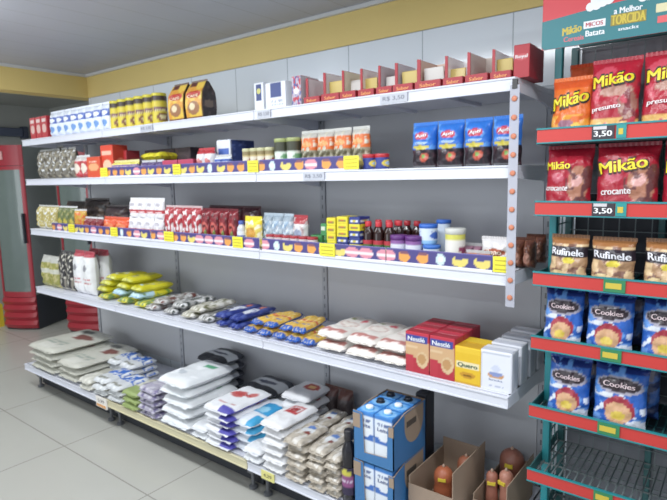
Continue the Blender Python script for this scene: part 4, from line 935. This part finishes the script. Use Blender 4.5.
# price cards on the strips
for i, (pa, pb) in enumerate(((617, 627), (616, 627), (604, 626), (601, 622), (598, 620), (594, 613))):
    z = ZR[i]; xa, xb = xat(pa, YR, z), xat(pb, YR, z)
    o = bx('promo_card', xa, xb, YR-.0045, YR, z-.041, z-.004, solid('1f8a88' if i < 2 else '2c7a4c', .5)); tag(o, '%s promo card with yellow badge on the %s price strip of the teal rack' % ('teal' if i < 2 else 'green', ORD[i]), 'promo card', 'promo cards on the rack')
    bx('badge', xa+.006, xb-.008 if i < 2 else xb-.01, YR-.0055, YR-.0045, z-.031, z-.014, gold, o)
    if i < 2:
        xa, xb = xat(592.5, YR, z), xat(615, YR, z)
        o = bx('price_card', xa, xb, YR-.0045, YR, z-.041, z-.004, solid('2c2630', .5)); tag(o, 'dark price card reading 3,50 on the %s price strip of the teal rack' % ORD[i], 'price card', 'dark price cards on the rack')
        bx('header_band', xa+.004, xb-.02, YR-.0055, YR-.0045, z-.014, z-.005, solid('c9c4c8', .5), o)
        lettering('3,50', (xb-xa)*.8, .018, lambda a, b: Vector(((xa+xb)/2+a, YR-.0056, z-.027+b)), solid('f0f0f0', .5), o, 'price')
# bags on the rack
def rbag(tier, pa, pb, pyt, pf, seal, label, cat, grp, words, dy=.035, seed=0, lean=.14, rz=0):
    zb = ZR[tier]-.036; y = YR+dy; xa, xb = xat(pa, y, zb), xat(pb, y, zb)
    h = zat(pyt, (xa+xb)/2, y+.03)-zb
    if tier: h = min(h, .196)
    o, sf = pouch('snack_bag', (xb-xa), h, .07, pf, seal=seal, seed=seed, lean=lean, wr=1.2, nu=34, nv=38)
    for (s_, lw, lh, lv, c, back, tilt, lu) in words:
        w_ = xb-xa
        if back: lettering(s_, w_*lw*1.05, h*lh*1.35, lambda a, b: sf(a+w_*lu, h*lv+b), solid(back, .5), o, 'lettering_shadow', tilt=tilt)
        lettering(s_, w_*lw, h*lh, lambda a, b: sf(a+w_*lu, h*lv+b)+Vector((0, -.0018, 0)), solid(c, .4), o, 'lettering', tilt=tilt)
    off = -min(v.co.y for v in o.data.vertices)
    o.location = ((xa+xb)/2, y+off*.6, zb); o.rotation_euler = (0, 0, rz); tag(o, label, cat, grp); return o
GR = 'snack bags on the rack'
def mk_or(): return P('dd6a2a', ('nr', 5, -.1, 'e8a03c', 0, 0, 1, .42), ('e', .45, .25, .2, .09, '9c6a7c'), ('e', .7, .18, .14, .1, 'e8c04c'), ('r', 0, .86, 1, 1, 'cf5226'))
def mk_rd(): return P('a81e30', ('nr', 4, -.25, 'e0b064', 0, 0, 1, .24), ('nr', 6, .12, 'f0cc80', 0, 0, 1, .2), ('e', .8, .42, .18, .2, '9a6a5c'), ('e', .55, .6, .34, .07, 'b08070'), ('nr', 7, .15, '7a2c34', .6, .2, 1, .7), ('n', 4, .38, 'c44858', 9))
YB1 = ('Mikão', .82, .15, .76, 'e8d428', '2c2420', .12, -.02)
rbag(0, 563, 598, 66, P('d0552c', ('r', .55, .35, .95, .8, 'd8d2d0'), ('e', .7, .6, .15, .1, '3a3440')), 'c84a26', 'orange bag standing behind the orange cheese snack bag on the rack top tier', 'snack bag', GR, (), dy=.15, seed=400)
rbag(0, 548, 589, 80, mk_or(), 'd86a2c', 'orange snack bag with yellow lettering at the left of the rack top tier', 'snack bag', GR, (('Mikão', .86, .2, .66, 'e8d428', '2c2420', .25, 0),), seed=401)
rbag(0, 586, 637, 61, mk_rd(), 'a01e30', 'dark red snack bag with yellow lettering in the middle of the rack top tier', 'snack bag', GR, (YB1, ('presunto', .6, .07, .38, 'ece4e4', None, .1, -.12)), seed=402)
rbag(0, 638, 700, 52, mk_rd(), 'a01e30', 'dark red snack bag at the right edge of the rack top tier', 'snack bag', GR, (YB1, ('presunto', .6, .07, .40, 'ece4e4', None, .05, -.1)), seed=403)
def mk_r2(): return P('a01a2c', ('e', .75, .45, .22, .28, 'a87058'), ('e', .72, .5, .12, .1, 'd09a94'), ('nr', 6, .1, '5c2c2c', .5, .1, 1, .8), ('nr', 6, .0, 'c09068', 0, 0, 1, .12), ('e', .3, .55, .15, .08, 'b85060'))
YB2 = ('Mikão', .8, .17, .72, 'e8d428', '3a2420', .15, -.05)
rbag(1, 542, 589, 145, mk_r2(), '8c1c2c', 'maroon snack bag at the left of the second rack tier', 'snack bag', GR, (('Mikão', .55, .12, .74, 'e8d428', None, .05, -.2), ('crocante', .5, .07, .38, 'e4dcdc', None, 0, -.2)), seed=404)
rbag(1, 592, 656, 142, mk_r2(), '8c1c2c', 'maroon snack bag with large yellow lettering in the middle of the second rack tier', 'snack bag', GR, (YB2, ('crocante', .5, .08, .33, 'e4dcdc', None, .06, -.15)), seed=405)
rbag(1, 659, 722, 140, mk_r2(), '8c1c2c', 'maroon snack bag at the right edge of the second rack tier', 'snack bag', GR, (YB2,), seed=406)
def mk_b3(): return P('7a5648', ('n', 4, -.05, 'b08a68', 2), ('n', 5, .15, 'd8b88c', 5), ('nr', 4, -1, '2c242c', 0, .6, 1, .84), ('r', 0, .88, 1, 1, 'a06a40'), ('e', .55, .52, .16, .07, 'd8c440'), ('e', .6, .14, .3, .1, 'c9b4ac'), ('e', .3, .2, .22, .1, 'dcc490'))
for k, (a, b, t_, nm) in enumerate(((547, 585, 238, 'left'), (588, 633, 241, 'middle'), (641, 690, 243, 'right edge'))):
    rbag(2, a, b, t_, mk_b3(), '8a6448', 'brown and beige snack bag with white lettering, %s of the third rack tier' % nm, 'snack bag', GR, (('Rufinele', .85, .15, .71, 'e8e8ee', None, -.05, 0),), seed=410+k)
def mk_b4(): return P('2659b0', ('r', 0, .9, 1, 1, '1c2c6c'), ('e', .5, .72, .46, .14, '9c98a8'), ('e', .5, .72, .42, .10, '2c2028'), ('nr', 8, .3, 'dfe6f2', 0, 0, 1, .5), ('n', 5, .2, '5c8cd0', 4), ('nr', 5, .0, 'cfd4de', 0, .52, 1, .6), ('e', .5, .73, .44, .13, '9c98a8'), ('e', .5, .73, .41, .105, '2c2028'), ('e', .52, .36, .3, .2, '9c2c3c'), ('e', .5, .3, .26, .16, 'd0a078'), ('e', .5, .26, .14, .07, 'd8bc4c'), ('e', .85, .12, .2, .1, 'cfd8e4'), ('r', 0, 0, 1, .07, '3a4a78'))
for tier, L_ in ((3, ((541, 580, 290, 'left'), (583, 631, 296, 'middle'), (638, 690, 300, 'right edge'))), (4, ((545, 587, 360, 'left'), (590, 645, 364, 'middle')))):
    for k, (a, b, t_, nm) in enumerate(L_):
        rbag(tier, a, b, t_, mk_b4(), '2c4c98', 'glossy blue cookie bag with red picture, %s of the %s rack tier' % (nm, ORD[tier]), 'cookie bag', GR, (('Cookies', .6, .08, .74, 'c9b4b8', None, 0, 0),), seed=420+k+tier*5)
        rbag(tier, a+14, b+13, t_-3, P('23305c', ('n', 5, .1, '3a62a8'), ('r', .1, .7, .9, .9, '8a8494')), '28408a', 'dark blue cookie bag behind the front one, %s of the %s rack tier' % (nm, ORD[tier]), 'cookie bag', GR, (), dy=.17, seed=440+k+tier*5)

# ================================================================ DRINKS COOLERS BEYOND THE SHELVES
CR = mat('cooler_red', '9c2430', .35); CG = mat('cooler_side_grey', '8a9090', .5); CD = mat('cooler_dark_plastic', '33363e', .5)
GL = mat('cooler_glass_door', '6c7a75', .1, spec=.8, alpha=.8)
def cooler(x, y, rz, w, h, label):
    d = .5
    root = empty('drinks_cooler', (x, y, 0), rz); tag(root, label, 'cooler', 'red drinks coolers')
    bx('body', 0, w, .05, d, .36, h, CG, root, .01)
    bx('base', 0, w, .05, d, .0, .355, CD, root, .01)
    def cface(name, z0, z1, mm, x0=0., x1=w, y=.0, bul=.035, parent=root, ribs=0):
        bm = bmesh.new(); n = 12; nz = max(2, ribs*4)
        V = []
        for j in range(nz+1):
            row = []
            for k in range(n+1):
                u = k/n; xx = x0+(x1-x0)*u; yy = y+.045-bul*math.sin(math.pi*min(1, max(0, xx/w)))**.6-.0
                if ribs: yy += .012*math.cos(j/nz*ribs*2*math.pi)-.012
                row.append(bm.verts.new((xx, yy, z0+(z1-z0)*j/nz)))
            V.append(row)
        for j in range(nz):
            for k in range(n): bm.faces.new((V[j][k], V[j][k+1], V[j+1][k+1], V[j+1][k]))
        ex = bmesh.ops.extrude_face_region(bm, geom=bm.faces[:])
        for v in [g for g in ex['geom'] if isinstance(g, bmesh.types.BMVert)]: v.co.y = .052
        bmesh.ops.recalc_face_normals(bm, faces=bm.faces[:])
        return mk(name, bm, mm, parent)
    cface('grille', .02, .34, CR, ribs=4)
    cface('header_panel', h-.20, h, CR)
    bx('header_badge', w*.05, w*.5, -.012+.01, .0+.012, h-.14, h-.06, solid('cf9a98', .5), root)
    dr = cface('door_glass', .40, h-.24, GL, w*.10, w*.90, .004)
    cface('door_frame', .345, .40, CR, parent=dr); cface('door_frame', h-.24, h-.205, CR, parent=dr)
    cface('door_frame', .40, h-.24, CR, 0, w*.09, parent=dr); cface('door_frame', .40, h-.24, CR, w*.91, w, parent=dr)
    bx('handle', w*.93, w*.97, -.02, .02, .9, 1.2, CD, dr, .004)
    for k in range(4): bx('rack_shelf', w*.08, w*.92, .04, .049, .62+.25*k, .635+.25*k, solid('c4cac8', .5), root)
cooler(-6.03, 2.18, math.atan2(.16, .30), .375, 1.87, 'red drinks cooler with glass door at the far left')
cooler(-5.36, 2.50, math.atan2(.14, .34), .38, 1.80, 'second red drinks cooler seen through the left end of the shelves')
cr = empty('yellow_crate', (-6.28, 2.0, 0)); tag(cr, 'yellow plastic crate on the floor at the left edge beside the drinks cooler', 'crate')
YC = solid('d8b830', .5)
bx('bottom', -.2, .1, 0, .25, 0, .01, YC, cr); bx('side_wall', -.2, .1, 0, .01, .01, .24, YC, cr); bx('side_wall', -.2, .1, .24, .25, .01, .24, YC, cr); bx('end_wall', .09, .1, .01, .24, .01, .24, YC, cr); bx('end_wall', -.2, -.19, .01, .24, .01, .24, YC, cr)
bx('rim', -.205, .105, -.005, .003, .215, .245, YC, cr)
# ================================================================ LIGHT, WORLD, CAMERA
def area(name, loc, size, power, col, rot=(0, 0, 0)):
    l = bpy.data.lights.new(name, 'AREA'); l.shape = 'RECTANGLE'; l.size, l.size_y = size; l.energy = power; l.color = col
    o = bpy.data.objects.new(name, l); o.location = loc; o.rotation_euler = rot; link(o); return o
area('tube_light_aisle', (-1.2, .75, 2.26), (1.3, .12), 23, (.93, .97, 1))
area('tube_light_far', (-3.0, .75, 2.26), (1.3, .12), 17, (.93, .97, 1))
area('tube_light_rear', (-.3, -1.2, 2.26), (1.3, .12), 22, (.93, .97, 1))
area('fill_light_right', (.35, 1.0, 2.26), (1.2, .12), 14, (.93, .97, 1))  # added ceiling-level fill, brightens right-facing sides and the wall tile
area('tube_light_side_room', (-5.2, 1.0, 2.38), (1.2, .2), 18, (.95, .98, 1))
area('shop_window', (-3.6, -3.4, 1.3), (3.5, 1.8), 50, (.88, .95, 1), (math.pi/2, 0, 0))
pl = bpy.data.lights.new('ceiling_fill', 'POINT'); pl.energy = 9; pl.shadow_soft_size = .08; pl.color = (.88, .94, 1)
po = bpy.data.objects.new('ceiling_fill', pl); po.location = (-2.9, .7, 2.08); link(po)  # added unseen point light that brightens the ceiling at the left
w = bpy.data.worlds.new('World'); SC.world = w; w.use_nodes = True
w.node_tree.nodes['Background'].inputs[0].default_value = (.80, .88, 1, 1); w.node_tree.nodes['Background'].inputs[1].default_value = .55
cam = bpy.data.cameras.new('Camera'); co = bpy.data.objects.new('Camera', cam); link(co); SC.camera = co
cam.sensor_width = 36; cam.lens = FP/667*36; cam.clip_start = .02; cam.dof.use_dof = True; cam.dof.focus_distance = .95; cam.dof.aperture_fstop = 11
R3 = Matrix((RX, UX, tuple(-a for a in FX))).transposed()
co.matrix_world = Matrix.Translation((0, 0, CZ)) @ R3.to_4x4()
SC.view_settings.view_transform = 'Standard'; SC.view_settings.exposure = .33; SC.view_settings.gamma = 1.08
